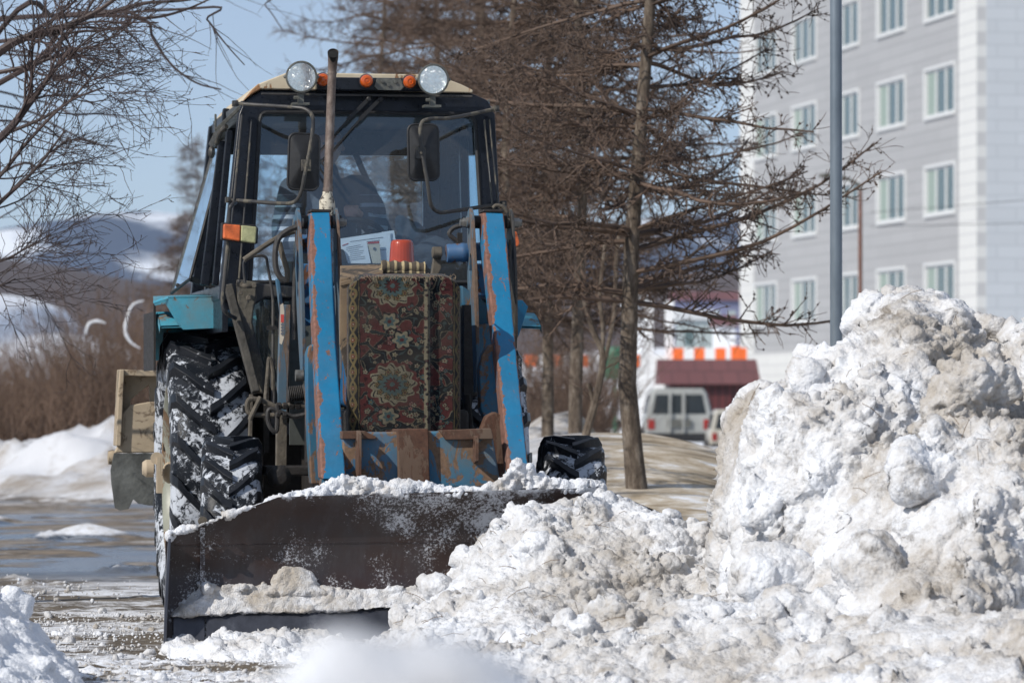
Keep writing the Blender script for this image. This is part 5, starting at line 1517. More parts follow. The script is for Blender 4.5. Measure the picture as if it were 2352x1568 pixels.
m = MB(); m.box(T(660, 1080, 2.3), (.24, .2, .05)); m.lathe(T(640, 1095, 2.5), (0, -1, 0), [(.0, 0), (.06, 0), (.062, .04), (.04, .07), (0, .075)], 10); part(m, 'axle_cover', M['dark'], bevel=.01)
# hoses and pipes
def hose(pts, f, r, mat='rubberhose', name='hose'):
    m = MB(); m.curve([T(p[0], p[1], p[2] if len(p) > 2 else f) for p in pts], r, 8, 6); return part(m, name, M[mat])
hose([(560, 597), (592, 575), (621, 556), (650, 540), (676, 531)], 1.9, .014, 'dusty')
hose([(684, 520), (660, 530), (642, 545), (633, 571), (633, 612), (643, 636), (657, 645)], 1.98, .015)
hose([(641, 556), (650, 590), (660, 625), (658, 648)], 1.93, .014, 'dusty')
hose([(563, 650), (560, 620), (563, 597), (594, 587), (611, 592), (615, 612), (626, 677), (627, 740), (627, 824)], 1.85, .0075, 'blackdirt', 'pipe')
hose([(627, 824), (626, 880), (632, 905), (631, 950)], 1.85, .012, 'rubberhose', 'pipe')
hose([(611, 930), (611, 905), (615, 860), (619, 822), (626, 850), (628, 895)], 1.9, .0115, 'dusty')
hose([(702, 932), (660, 930), (637, 934), (605, 921), (575, 916), (568, 934), (578, 950), (630, 954)], 2.0, .0135, 'dusty')
hose([(703, 951), (675, 956), (655, 950), (621, 939), (615, 958), (622, 982), (634, 990), (637, 970), (637, 930)], 2.06, .0125)
hose([(574, 964), (586, 938), (599, 911)], 2.02, .013, 'dusty')
hose([(640, 905), (652, 880), (653, 840), (650, 700)], 1.7, .008, 'blackdirt', 'pipe')
hose([(690, 550), (680, 600), (676, 680), (676, 780)], 1.82, .012)
m = MB()
for x in (640, 655, 670, 684): m.lathe(T(x, 932, 2.0), (1, 0, 0), [(.017, -.012), (.019, -.01), (.019, .01), (.017, .012)], 6)
for x, y in ((640, 951), (653, 955)): m.lathe(T(x, y, 2.08), (1, 0, -.2), [(.016, -.01), (.018, -.008), (.018, .008), (.016, .01)], 6)
m.box(T(624, 753, 1.86), (.05, .02, .02)); part(m, 'hose_fitting', M['dark'])
m = MB(); c = T(660, 906, 2.0); pr = []
for k in range(9): pr += [(.036, k * .0095), (.043, k * .0095 + .005)]
m.lathe(c, (1, 0, .1), [(.02, 0)] + pr + [(.05, .088), (.05, .1), (.02, .1)], 24); part(m, 'bellows', M['rubberhose'])
m = MB(); m.prism(TP([(644, 700), (650, 696), (653, 715), (652, 775), (647, 791), (642, 788)], 1.86), B * .004); tg = part(m, 'tag_strip', M['paper2'])
m = MB(); m.prism(TP([(645, 722), (652, 722), (652, 740), (645, 740)], 1.866), B * .003); m.build('red_print', M['inkred'], tg)
m = MB()
for y in (743, 750, 757, 764): m.prism(TP([(645, y), (652, y), (652, y + 4), (645, y + 4)], 1.866), B * .003)
m.build('black_print', M['ink'], tg)
hose([(1072, 516), (1045, 522), (1032, 536), (1043, 549), (1054, 556)], 1.8, .012)
m = MB(); m.box(T(1056, 548, 1.82), (.025, .03, .06)); m.box(T(1056, 563, 1.82), (.04, .04, .03)); part(m, 'hose_fitting', M['dark'])
hose([(1162, 478), (1155, 476), (1165, 492), (1172, 540), (1176, 640), (1185, 760), (1182, 775)], 1.85, .012)
hose([(1132, 478), (1140, 472), (1155, 475), (1165, 488)], 1.95, .010, 'dusty')

# ---- loader
m = MB(); m.lathe(T(1026, 582, 1.85), (1, 0, .06), [(.02, 0), (.045, 0), (.049, .01), (.047, .07), (.05, .075), (.05, .095), (.047, .1), (.047, .32), (.02, .32)], 24); cyl = part(m, 'lift_cylinder', M['blue_dark'])
m = MB(); m.prism([T(1000, 572, 1.8), T(1013, 570, 1.8), T(1014, 615, 1.8), T(1002, 640, 1.8), T(990, 640, 1.8)], B * .06); m.lathe(T(1001, 580, 1.82), (1, 0, 0), [(.022, -.02), (.03, -.018), (.03, .03), (.0, .03)], 14); m.build('cylinder_bracket', M['dusty'], cyl, bevel=.004)
m = MB(); m.lathe(T(684, 560, 1.8), (1, 0, 0), [(.02, 0), (.047, 0), (.049, .01), (.047, .12), (.02, .12)], 24); part(m, 'lift_cylinder', M['blue_dark'])
m = MB(); m.prism(TP([(1083, 605), (1150, 605), (1152, 683), (1083, 680)], 1.75), B * .12); m.prism(TP([(690, 605), (722, 605), (722, 700), (690, 700)], 1.75), B * .12); m.prism(TP([(690, 700), (722, 695), (722, 745), (700, 750)], 1.7), B * .1)
part(m, 'cross_tube', M['blue_dark'], bevel=.015)
# radiator side, levers between bonnet and right arm
m = MB(); m.prism(TP([(1060, 655), (1100, 680), (1135, 720), (1125, 745), (1085, 745), (1062, 700)], 1.9), B * .08); m.prism(TP([(1092, 745), (1145, 740), (1150, 900), (1100, 900)], 2.0), B * .06); part(m, 'bonnet_bracket', M['blue_rough'], bevel=.008)

def arm(pts, lab):
    fa = lambda y: 2.0 + (y - 487) / 608.0 * 1.35
    m = MB(); P_ = TP(pts, fa); n = len(P_)
    h_ = n // 2; A1, A2, A3, A4 = P_[0], P_[-4], P_[1], P_[n - 6] if n > 9 else P_[4]
    L0, L1 = P_[0], P_[5 if n == 9 else 6]; R0, R1 = P_[1], P_[4 if n == 9 else 5]
    mt = painted('blue_arm_paint', *BLUE, rust=(0.17, 0.08, 0.058), amt=-.1, damt=.25, scale=15, stretch=(1.3, 1, .35), edges=((L0.x + .006, L0.z, L1.x + .004, L1.z, .016), (R0.x - .002, R0.z, R1.x - .002, R1.z, .006)))
    m.prism(P_, B * .15); o = part(m, 'loader_arm', mt, bevel=.012, seg=3); o["label"] = lab
    # folded edge strips standing 3 mm proud
    return o
la = arm([(712, 488), (760, 487), (764, 600), (772, 780), (796, 1100), (738, 1100), (728, 900), (718, 700), (712, 560)], 'long blue loader arm left of the carpet')
ra = arm([(1108, 488), (1158, 490), (1166, 560), (1180, 740), (1200, 940), (1216, 1085), (1168, 1085), (1150, 900), (1127, 700), (1112, 560)], 'long blue loader arm right of the carpet')
for (xx, oo, sgn) in ((712, la, 1), (1108, ra, 1)):
    m = MB(); m.prism(TP([(xx, 487), (xx + 49, 488), (xx + 49, 481), (xx + 3, 480)], 2.0), B * .14); m.build('arm_cap', M['dark'], oo, bevel=.004)
    m = MB()
    for x in (xx - 14, xx + 58): m.lathe(T(x, 510, 1.93), (1, 0, 0), [(.0, -.03), (.034, -.03), (.034, .03), (.0, .03)], 18)
    m.build('pivot_pin', M['dark'], oo)
def side_plate(px, y0_, y1_, f, lab, w=.018, hole=True, mat='rustblue'):
    """upright plate seen nearly edge-on, with a lightening hole"""
    t0 = T(px, y0_, f); t1 = T(px + (y1_ - y0_) * .035, y1_, f)
    n = 24; O, I = [], []
    H = t0.z - t1.z
    outl = [(0, .30), (.02, .34), (.09, .36), (.14, .30), (.16, .12), (.18, -.1), (.18, -.4), (.15, -.75), (.09, -1), (.02, -1), (-.03, -.75), (-.07, -.4), (-.07, -.1), (-.03, .12)]
    ctr = (.055, -.12)
    for k in range(len(outl)):
        u, v = outl[k]
        z = t0.z - H * (.34 - v if v > 0 else .34 - v) / 1.34 * 1.0
        z = t0.z - H * (.36 - v) / 1.36
        x = t0.x + (t1.x - t0.x) * (t0.z - z) / H
        O.append(Vector((x, -f + .0 + .06 - u, z)))
    zc = t0.z - H * (.36 + .10) / 1.36; xc = t0.x + (t1.x - t0.x) * .35; yc = -f + .06 - ctr[0]
    for k in range(len(outl)):
        dv = O[k] - Vector((xc, yc, zc)); dv.x = 0; dv.normalize()
        I.append(Vector((xc + (O[k].x - xc) * .1, yc + dv.y * .055, zc + dv.z * .085)))
    m = MB(); m.ring_plate(O, I, Vector((w, 0, 0)))
    m.lathe(Vector((t0.x - .012, -f, T(px, 510, f).z)), (1, 0, 0), [(0, 0), (.032, 0), (.032, w + .024), (0, w + .024)], 18)
    o = part(m, 'mast_plate', M[mat], bevel=.003); o["label"] = lab
side_plate(679, 478, 875, 1.95, 'outer upright plate of the left loader mast')
side_plate(768, 478, 870, 1.95, 'inner upright plate of the left loader mast', .014)
side_plate(1076, 478, 900, 1.95, 'inner upright plate of the right loader mast')
side_plate(1168, 480, 800, 1.95, 'outer upright plate of the right loader mast', .014, mat='blackdirt')
for x, s_ in ((688, -1), (780, 1), (1072, -1), (1183, 1)):
    m = MB(); m.lathe(T(x, 512, 1.95), (s_, 0, 0), [(.0, -.02), (.026, -.02), (.026, .02), (.02, .024), (.02, .035), (0, .035)], 6); part(m, 'pivot_nut', M['steel'])
for x, y in ((692, 862), (1076, 895)):
    m = MB(); m.lathe(T(x, y, 2.0), (-1, 0, 0), [(0, -.01), (.03, -.01), (.03, .03), (0, .03)], 12); part(m, 'pivot_nut', M['steel'])
# lower bracket plates
m = MB(); m.prism(TP([(704, 812), (710, 796), (722, 788), (736, 800), (748, 960), (753, 1112), (714, 1112), (705, 960)], 2.62), B * .10); part(m, 'arm_bracket', M['blue_rough'], bevel=.01)
m = MB(); m.prism(TP([(1101, 850), (1108, 815), (1122, 792), (1150, 786), (1174, 930), (1166, 1112), (1148, 1112), (1132, 1000), (1104, 940)], 2.60), B * .10); part(m, 'arm_bracket', M['beam'], bevel=.01)
m = MB(); m.prism(TP([(1106, 985), (1118, 955), (1138, 945), (1164, 962), (1168, 1112), (1140, 1112), (1122, 1010)], 2.95), B * .10); part(m, 'gusset', M['rust'], bevel=.008)
m = MB(); m.prism(TP([(1066, 700), (1082, 700), (1088, 880), (1082, 960), (1072, 985), (1066, 900)], 2.3), B * .1); m.tube([T(1073, 905, 2.5), T(1080, 985, 2.5)], .018, 10); part(m, 'cylinder_rod', M['dark'])
# crossbeam
m = MB(); m.prism(TP([(786, 993), (1130, 988), (1152, 1120), (790, 1120)], 3.22), B * .16); cb = part(m, 'crossbeam', M['beam'], bevel=.012)
m = MB(); m.prism(TP([(913, 985), (984, 984), (988, 1118), (916, 1118)], 3.26), B * .22); m.build('centre_block', M['rust'], cb, bevel=.006)
m = MB(); m.prism(TP([(786, 990), (838, 989), (866, 1003), (862, 1008), (786, 1008)], 3.25), B * .10); m.build('welded_lip', M['rust'], cb, bevel=.004)
m = MB(); m.prism(TP([(1010, 988), (1128, 983), (1134, 1008), (1024, 1010)], 3.25), B * .10); m.build('welded_lip', M['rust'], cb, bevel=.004)
def lug(px, y0_, y1_, f0, f1, holey):
    a = T(px, y0_, f0); b = T(px + (y1_ - y0_) * .04, y1_, f0); n = 16; O, I = [], []
    H = (a.z - b.z) / 2; zc = (a.z + b.z) / 2; W_ = (f1 - f0)
    hz = T(px, holey, f0).z; hy = -f0 - W_ * .55
    for k in range(n):
        an = 2 * math.pi * k / n
        cy_ = max(-1, min(1, 1.35 * math.cos(an))); cz_ = max(-1, min(1, 1.2 * math.sin(an)))
        O.append(Vector((a.x, -f0 - W_ / 2 - cy_ * W_ / 2, zc + cz_ * H)))
        I.append(Vector((a.x, hy - math.cos(an) * .022, hz + math.sin(an) * .022)))
    m = MB(); m.ring_plate(O, I, Vector((.016, 0, 0))); m.build('lug', M['rust'], cb, bevel=.002)
lug(815, 988, 1098, 3.2, 3.34, 1020)
lug(1084, 1000, 1062, 3.2, 3.32, 1022)

# ---- blade
def f_blade(v): return 3.56 + .17 * (1 - 2 * v) ** 2
topx = [380, 386, 398, 466, 640, 900, 1380, 1545, 1606, 1618]
topy = [1243, 1233, 1224, 1203, 1141, 1133, 1119, 1188, 1204, 1215]
def blade_pt(px, v, off=0.0):
    yt = np.interp(px, topx, topy); yb_ = 1480 - .030 * (px - 380)
    ytop_full = 1148 - .030 * (px - 640)                                # the curve of the section runs to the full height
    y = yt + (yb_ - yt) * v
    vv = (y - ytop_full) / (yb_ - ytop_full)
    return T(px, y, f_blade(min(max(vv, 0), 1)) + off)
us = sorted(set(list(np.linspace(380, 1618, 60)) + topx)); vs_ = list(np.linspace(0, 1, 22))
m = MB(); m.add([blade_pt(u, v) for u in us for v in vs_] + [blade_pt(u, v, -.022) for u in us for v in vs_], [])
nu, nv = len(us), len(vs_); N_ = nu * nv
fs = []
for i in range(nu - 1):
    for j in range(nv - 1):
        a = i * nv + j; fs += [(a, a + 1, a + nv + 1, a + nv), (N_ + a, N_ + a + nv, N_ + a + nv + 1, N_ + a + 1)]
for i in range(nu - 1):
    fs += [(i * nv, (i + 1) * nv, N_ + (i + 1) * nv, N_ + i * nv), (i * nv + nv - 1, N_ + i * nv + nv - 1, N_ + (i + 1) * nv + nv - 1, (i + 1) * nv + nv - 1)]
for j in range(nv - 1):
    fs += [(j, N_ + j, N_ + j + 1, j + 1), (N_ - nv + j, N_ - nv + j + 1, 2 * N_ - nv + j + 1, 2 * N_ - nv + j)]
m.f = fs; m.mi = [0] * len(fs)
bld = part(m, 'blade', M['blade'])
m = MB()
for u in np.linspace(384, 1600, 41):
    pass
def strip(u0, u1, y0f, y1f, off, name, mat, n=24):
    m = MB(); P_ = []
    for k in range(n + 1):
        u = u0 + (u1 - u0) * k / n
        for yf in (y0f, y1f):
            yt = np.interp(u, topx, topy); yb_ = 1480 - .030 * (u - 380); y = yf(u); v = (y - yt) / (yb_ - yt)
            P_ += [blade_pt(u, v, off), blade_pt(u, v, 0.001)]
    fs = []
    for k in range(n):
        b = k * 4; e = b + 4
        fs += [(b, b + 2, e + 2, e), (b, e, e + 1, b + 1), (b + 2, b + 3, e + 3, e + 2)]
    fs += [(0, 1, 3, 2), (4 * n, 4 * n + 2, 4 * n + 3, 4 * n + 1)]
    m.add(P_, fs); return m.build(name, mat, bld, 35, bevel=.002)
t = NT('worn_cutting_edge'); n = t.noise(6, 8, .7, t.mapping((1, 1, .3)))
t.set(Base_Color=t.ramp(n, [(0.3, (0.03, 0.033, 0.042)), (0.6, (0.085, 0.09, 0.11)), (0.75, (0.2, 0.21, 0.23))]), Roughness=.38, Metallic=.5); M['edge'] = t.m
strip(398, 470, lambda u: 1411 - .034 * (u - 398), lambda u: 1472 - .03 * (u - 398), .016, 'cutting_edge', M['edge'], 4)
strip(474, 1000, lambda u: 1411 - .034 * (u - 398), lambda u: 1478 - .03 * (u - 398), .016, 'cutting_edge', M['edge'])
strip(1004, 1600, lambda u: 1411 - .034 * (u - 398), lambda u: 1478 - .03 * (u - 398), .016, 'cutting_edge', M['edge'])
strip(400, 1610, lambda u: 1251 - .012 * (u - 400), lambda u: 1253 - .012 * (u - 400), .003, 'weld_seam', M['blade'])
m = MB()
for k in range(12):
    ya, yb2 = 1212 + k * 12, 1224 + k * 12
    m.beam(T(465, ya, 3.66 - .012 * k if k < 6 else 3.6), T(465, yb2, 3.66 - .012 * (k + 1) if k < 5 else 3.6), .022, .014)
m.build('stiffener', M['blade'], bld)
m = MB(); m.prism([T(378, 1400, 3.8), T(386, 1236, 3.74), T(386, 1236, 3.56), T(379, 1330, 3.52), T(376, 1480, 3.72), T(375, 1482, 3.8)], Vector((.014, 0, 0))); m.build('end_plate', M['edge'], bld, bevel=.003)
m = MB(); m.lathe(T(465, 1196, 3.6), (0, -1, 0), [(.015, 0), (.022, .0), (.022, .02), (.015, .02)], 14); m.build('eye', M['dusty'], bld)
m = MB()
for x in (760, 1180): m.beam(T(x, 1095, 3.25), T(x, 1250, 3.5), .1, .1); m.beam(T(x, 1300, 3.1), T(x, 1350, 3.5), .1, .1)
m.build('mount', M['blue_rough'], bld)

# ---- rear implement
fr = -1.45
m = MB(); O = TP([(275, 848), (395, 852), (395, 935), (395, 1022), (330, 1026), (266, 1024)], fr); I = TP([(300, 918), (342, 884), (344, 900), (344, 924), (320, 926), (300, 930)], fr)
m.ring_plate(O, I, B * .05); m.prism(TP([(275, 848), (286, 848), (278, 1024), (266, 1024)], fr + .12), B * .25); m.prism(TP([(275, 848), (395, 852), (395, 866), (275, 862)], fr + .1), B * .2)
ri = part(m, 'rear_implement', M['beige'], bevel=.006)
m = MB(); m.prism(TP([(272, 1020), (280, 950), (300, 930), (345, 922), (400, 925), (400, 1040), (262, 1040)], fr + .08), B * .05); m.build('cover', M['beige'], ri, bevel=.01)
m = MB()
g_ = []
for k in range(9):
    x = 262 + k * 18; g_.append((x, 1040 + (k % 2)))
low = [(406, 1150), (370, 1162), (340, 1160), (318, 1156), (306, 1146), (296, 1168), (276, 1172), (264, 1166), (256, 1110), (254, 1080)]
m.prism(TP(g_ + low, fr + .1), B * .02); m.build('rubber_flap', M['flap'], ri)
m = MB(); m.lathe(T(258, 1050, fr), (-1, 0, 0), [(.0, -.02), (.04, -.02), (.045, 0), (.04, .025), (0, .03)], 14); m.build('knob', M['beige'], ri)
m = MB(); m.bb((-.9, .82, .75), (.5, 1.45, .95)); m.bb((-.4, .75, .4), (.4, .9, 1.2)); m.build('hitch', M['dark'], ri)

# ---- inside the cab
m = MB(); sc_ = T(795, 545, .55); axd = Vector((0, .45, .9)).normalized(); u_ = Vector((1, 0, 0)); w_ = axd.cross(u_)
ring = [sc_ + (u_ * math.cos(a) + w_ * math.sin(a)) * .20 for a in np.linspace(0, 2 * math.pi, 41)]
m.tube(ring, .016, 8)
for a in (90, 210, 330): m.tube([sc_ - axd * .03, sc_ + (u_ * math.cos(R(a)) + w_ * math.sin(R(a))) * .2], .009, 6)
m.tube([sc_ - axd * .03, sc_ - axd * .5], .03, 10); part(m, 'steering_wheel', M['seal'])
m = MB(); m.bb((-.33, -1.02, 1.2), (.62, -.78, T(850, 606, .9).z)); part(m, 'dashboard', M['seal'], bevel=.03)
s0 = T(755, 600, -.05)
m = MB(); m.box((s0.x, .05, 1.60), (.46, .46, .12)); m.box((s0.x, .33, 1.98), (.44, .1, .7)); m.box((s0.x, .05, 1.3), (.25, .25, .5)); part(m, 'seat', M['coat'], bevel=.05, seg=3)
m = MB(); m.prism(TP([(780, 572), (790, 572), (802, 612), (778, 614)], 1.0), B * .05); part(m, 'gauge_box', M['seal'], bevel=.01)

# beacon on the bonnet
bc = T(923, 606, 2.5)
m = MB(); m.lathe(bc, (0, 0, 1), [(.05, -.03), (.068, -.02), (.068, 0), (.06, .0)], 28); be = part(m, 'beacon', M['seal'])
m = MB(); hgt = T(923, 551, 2.5).z - bc.z
pr = [(.0645, 0), (.063, hgt * .1), (.061, hgt * .3), (.0585, hgt * .6), (.056, hgt * .85), (.052, hgt * .95), (.044, hgt), (0.001, hgt * 1.01)]
n_ = 72; vs = []
for r, h in pr:
    for k in range(n_): a = 2 * math.pi * k / n_; rr = r * (1 + .018 * (k % 3 == 0) * (h < hgt * .9)); vs.append(bc + Vector((rr * math.cos(a), rr * math.sin(a), h)))
m.add(vs, [(i * n_ + k, i * n_ + (k + 1) % n_, (i + 1) * n_ + (k + 1) % n_, (i + 1) * n_ + k) for i in range(len(pr) - 1) for k in range(n_)])
m.build('beacon_lens', M['beacon'], be, 60)

# ================================================================ THINGS RESTING ON THE TRACTOR
def rest(name, label, cat):
    r = empty(name, (X0, Y0, 0), TH); return tag(r, label, cat)
def TO(m, name, mat, label, cat, **k):
    """top-level mesh built from tractor-local points"""
    o = m.build(name, mat, None, **k); o.location = (X0, Y0, 0); o.rotation_euler = (0, 0, TH); return tag(o, label, cat)

# carpet: pattern drawn on a fine grid
def carpet_color(u, v):
    """u 0..1 across (left to right in the photograph), v 0..1 downwards, metres-like aspect .60 x .86"""
    x = u * .60; y = v * .86; n = len(x)
    P3 = np.stack([x, y, x * 0], 1)
    wob = .0035 * fbm(P3, 30, 2, 5); x = x + wob; y = y + .0035 * fbm(P3, 30, 2, 6)
    red = np.array([.115, .022, .022]); blk = np.array([.009, .011, .016]); cream = np.array([.27, .235, .15]); gold = np.array([.19, .14, .05]); teal = np.array([.07, .13, .13]); pink = np.array([.28, .13, .11])
    C = np.tile(red, (n, 1))
    def put(mask, c): C[mask] = c
    # strips across: plain reddish edge, gold border, main field, cream-black divider, second field, gold border
    f1 = (x > .115) & (x < .375)
    # vine scrolls in the fields
    def scroll(xc, amp, per, ph, wd, col, x0, x1):
        c = xc + amp * np.sin(y * 2 * math.pi / per + ph)
        put((abs(x - c) < wd + .003) & (x > x0) & (x < x1), cream * .55); put((abs(x - c) < wd) & (x > x0) & (x < x1), col)
    for xc, amp, per, ph in ((.18, .05, .30, .2), (.31, .055, .30, 3.3), (.245, .09, .43, 1.1)): scroll(xc, amp, per, ph, .011, blk, .115, .375)
    for xc, amp, per, ph in ((.44, .04, .30, 1.0),): scroll(xc, amp, per, ph, .010, blk, .40, .495)
    # big dark leaves
    lw = worley(P3 * np.array([1, .75, 1]), 19, 8); lwe = worley(P3, 27, 18)
    nz = abs(fbm(P3 + .01 * np.stack([fbm(P3, 25, 2, 61), fbm(P3, 25, 2, 62), x * 0], 1), 17, 2, 63)); fz = (x > .115) & (x < .495)
    put((lwe < .22) & fz, np.array([.05, .012, .014])); put((nz < .20) & fz, cream * .8); put((nz < .165) & fz, blk); put((nz < .02) & fz, teal * .6)
    put((lw < -1) & (x > .115) & (x < .375), blk)
    # small flowers
    def flower(cx, cy, r, petals, cols, sy_=1.0):
        dx, dy = x - cx, (y - cy) * sy_
        a = np.arctan2(dy, dx); d = np.hypot(dx, dy)
        for k, (rf, col, am) in enumerate(cols):
            put(d < r * rf * (1 + am * np.cos(petals * a + k * .6)), col)
    rg = np.random.default_rng(12)
    for k in range(170):
        cx = rg.uniform(.125, .37) if k < 110 else rg.uniform(.405, .49); cy = rg.uniform(.01, .85)
        flower(cx, cy, rg.uniform(.005, .011), 5, [(1.25, blk, .2), (1.0, [cream, pink, teal, cream][k % 4], .25), (.4, [red, gold, red][k % 3], .1)])
    for cy in (.155, .62):
        flower(.245, cy, .108, 12, [(1.0, red, .05), (.86, cream, .10), (.80, blk, .10), (.77, cream, .10), (.56, gold * .8, .16), (.50, teal, .2), (.28, blk, .2), (.24, red, .2), (.10, teal, .0)])
        for k in range(10):
            a = 2 * math.pi * k / 10; flower(.245 + .062 * math.cos(a), cy + .062 * math.sin(a), .011, 5, [(1.2, blk, .2), (.9, gold, .3), (.4, red, 0)])
    for cx, cy in ((.235, .325), (.285, .41), (.23, .77)):
        flower(cx, cy, .035, 6, [(1.15, blk, .2), (1.0, cream, .2), (.6, teal, .2), (.25, red, 0)])
    # borders
    def border(x0, x1, per, ph):
        w = x1 - x0; xm = (x0 + x1) / 2
        put((x > x0 - .010) & (x < x1 + .010), blk); put((abs(x - x0 + .004) < .0016) | (abs(x - x1 - .004) < .0016), gold)
        q = (x > x0) & (x < x1)
        put(q, blk)
        for s_ in (-1, 1):
            c = xm + s_ * w * .33 * np.sin(y * 2 * math.pi / per + ph); put((abs(x - c) < .0055) & q, gold)
        k = np.mod(y + ph * .02, per / 2) - per / 4
        put((np.hypot(x - xm, k) < .013) & q, gold); put((np.hypot(x - xm, k) < .009) & q, np.array([.16, .03, .02])); put((np.hypot(x - xm, k) < .004) & q, cream)
    border(.062, .105, .15, 0.0); border(.505, .545, .15, 1.2)
    q = (x > .375) & (x < .40)
    put(q, cream * .75); lw2 = worley(P3, 55, 3); put(q & (lw2 < .42), blk); put(q & (lw2 < .2), red)
    q = x < .052
    put(q, np.array([.13, .10, .085])); put(q & (worley(P3, 26, 31) < .33), red * .8); put(q & (worley(P3, 31, 35) < .25), np.array([.05, .05, .04]))
    put(x > .558, np.array([.15, .12, .07]))
    g = fbm(P3, 7, 4, 77)
    C = C * (1 + .28 * fbm(P3, 160, 2, 9))[:, None]
    gr = np.clip(.22 + .5 * g, 0, .5)[:, None]
    C = C * (1 - gr) + np.array([.10, .085, .065]) * gr
    gy_ = C.mean(1, keepdims=True); return np.clip((C * .85 + gy_ * .15) * .52, 0.003, 1)

cx0, cx1 = T(801, 800, 2.92).x, T(1062, 800, 2.92).x
ztop = T(930, 636, 2.92).z; zbot = T(930, 1000, 2.92).z
nu, nv = 300, 430
Wd = cx1 - cx0
uu = np.linspace(0, 1, nu); vv = np.linspace(0, 1, nv)
U_, V_ = np.meshgrid(uu, vv); U_ = U_.ravel(); V_ = V_.ravel()
side = .15                                  # the cloth wraps back on both sides and over the top
s_ = U_ * (Wd + 2 * side * .55) - side * .55
rc = .05
# x,y along a rounded corner path
def wrapx(s_):
    x = np.clip(s_, rc, Wd - rc); yb2 = np.zeros_like(s_)
    l = s_ < rc; a = np.clip((rc - s_[l]) / rc, 0, math.pi / 2); x[l] = rc - rc * np.sin(a); yb2[l] = rc - rc * np.cos(a) + np.maximum(rc - s_[l] - rc * math.pi / 2, 0)
    r = s_ > Wd - rc; a = np.clip((s_[r] - Wd + rc) / rc, 0, math.pi / 2); x[r] = Wd - rc + rc * np.sin(a); yb2[r] = rc - rc * np.cos(a) + np.maximum(s_[r] - Wd + rc - rc * math.pi / 2, 0)
    return x, yb2
cxp, cyb = wrapx(s_)
Hc = ztop - zbot; tv = V_ * (Hc + .12) - .12   # first 12 cm lie back over the bonnet edge
zc_ = np.where(tv > 0, ztop - tv, ztop + .02 * np.sin(np.clip(-tv / .12, 0, 1) * 1.5)); yb3 = np.where(tv > 0, 0, -tv)
edge_drop = .06 * np.clip(1 - np.minimum(cxp, Wd - cxp) / .10, 0, 1) ** 2
zc_ = zc_ - edge_drop * np.clip(1 - tv / .1, 0, 1)
Pc = np.stack([cx0 + cxp, -2.92 + cyb + yb3, zc_], 1)
wr = .010 * fbm(Pc * np.array([1.5, 1, .5]), 4, 3, 9) + .004 * fbm(Pc, 14, 2, 10)
fold = .018 * np.exp(-((cxp / Wd - .69) / .018) ** 2) - .018 * np.clip((cxp / Wd - .70) / .05, 0, 1)
Pc[:, 1] += wr - fold * (tv > -.02)
idx = np.arange(nu * nv).reshape(nv, nu); Fcp = np.stack([idx[:-1, :-1], idx[1:, :-1], idx[1:, 1:], idx[:-1, 1:]], -1).reshape(-1, 4)
M['dusty2'] = plain('frayed_thread', (.28, .21, .14), .9)
t = NT('patterned_carpet_pile')
at = t.n.new("ShaderNodeVertexColor"); at.layer_name = 'pile'
t.set(Base_Color=at.outputs[0], Roughness=.95); t.b.inputs["Sheen Weight"].default_value = .15; t.b.inputs["Specular IOR Level"].default_value = .15
t.bump(t.noise(260, 3, .6), .5, .004)
M['carpet'] = t.m
cp = mesh_np('carpet', Pc, Fcp, M['carpet'])
col = carpet_color(U_, V_)
ca = cp.data.color_attributes.new('pile', 'FLOAT_COLOR', 'POINT'); ca.data.foreach_set('color', np.concatenate([col, np.ones((len(col), 1))], 1).ravel().astype(np.float32))
md = cp.modifiers.new('t', 'SOLIDIFY'); md.thickness = .010; md.offset = -1
cp.location = (X0, Y0, 0); cp.rotation_euler = (0, 0, TH)
tag(cp, 'worn red oriental carpet with flower medallions hung over the tractor radiator', 'carpet')
# frayed threads on its top edge
rg = np.random.default_rng(3); n = 130
a0 = np.stack([rg.uniform(cx0 + .02, cx1 - .02, n), np.full(n, -2.93), ztop + rg.normal(0, .006, n)], 1)
dd = rg.normal(size=(n, 3)) * np.array([1, .4, .8]); dd[:, 1] -= .7; dd /= np.linalg.norm(dd, axis=1, keepdims=True)
L_ = rg.uniform(.006, .02, n)[:, None]
Pt = np.stack([a0, a0 + dd * L_ * .5, a0 + dd * L_ + np.array([0, 0, -.008])], 1)
fr_ = twig_mesh('fringe', [(Pt, np.full((n, 3), .0011))], M['dusty2'], cp)

# rolled strip of carpet under the beacon
m = MB(); a_, b_ = T(876, 612, 2.74), T(975, 616, 2.74)
pts = [a_ + (b_ - a_) * (k / 20) for k in range(21)]
n_ = 20; 
for i, p in enumerate(pts): pass
m.tube(pts, [.030 + .004 * math.sin(i * 1.3) for i in range(21)], 16)
m.tube([a_ + Vector((-.012, -.01, -.02)), b_ + Vector((.0, -.02, -.028))], .012, 8)
t = NT('striped_rug_back'); s3 = t.sep(t.co()); wv = t.math('SINE', t.math('MULTIPLY', s3[0], 170))
t.set(Base_Color=t.mix(t.ramp(t.math('ADD', t.math('MULTIPLY', wv, .5), t.math('MULTIPLY', t.noise(40, 4), .5)), [(0.35, 0), (0.6, 1)]), (0.07, 0.055, 0.04), (0.40, 0.32, 0.18)), Roughness=.95); t.bump(t.noise(90, 4), .6, .006)
TO(m, 'rolled_rug', t.m, 'small rolled strip of yellowish rug lying under the orange beacon', 'rug', smooth=60)
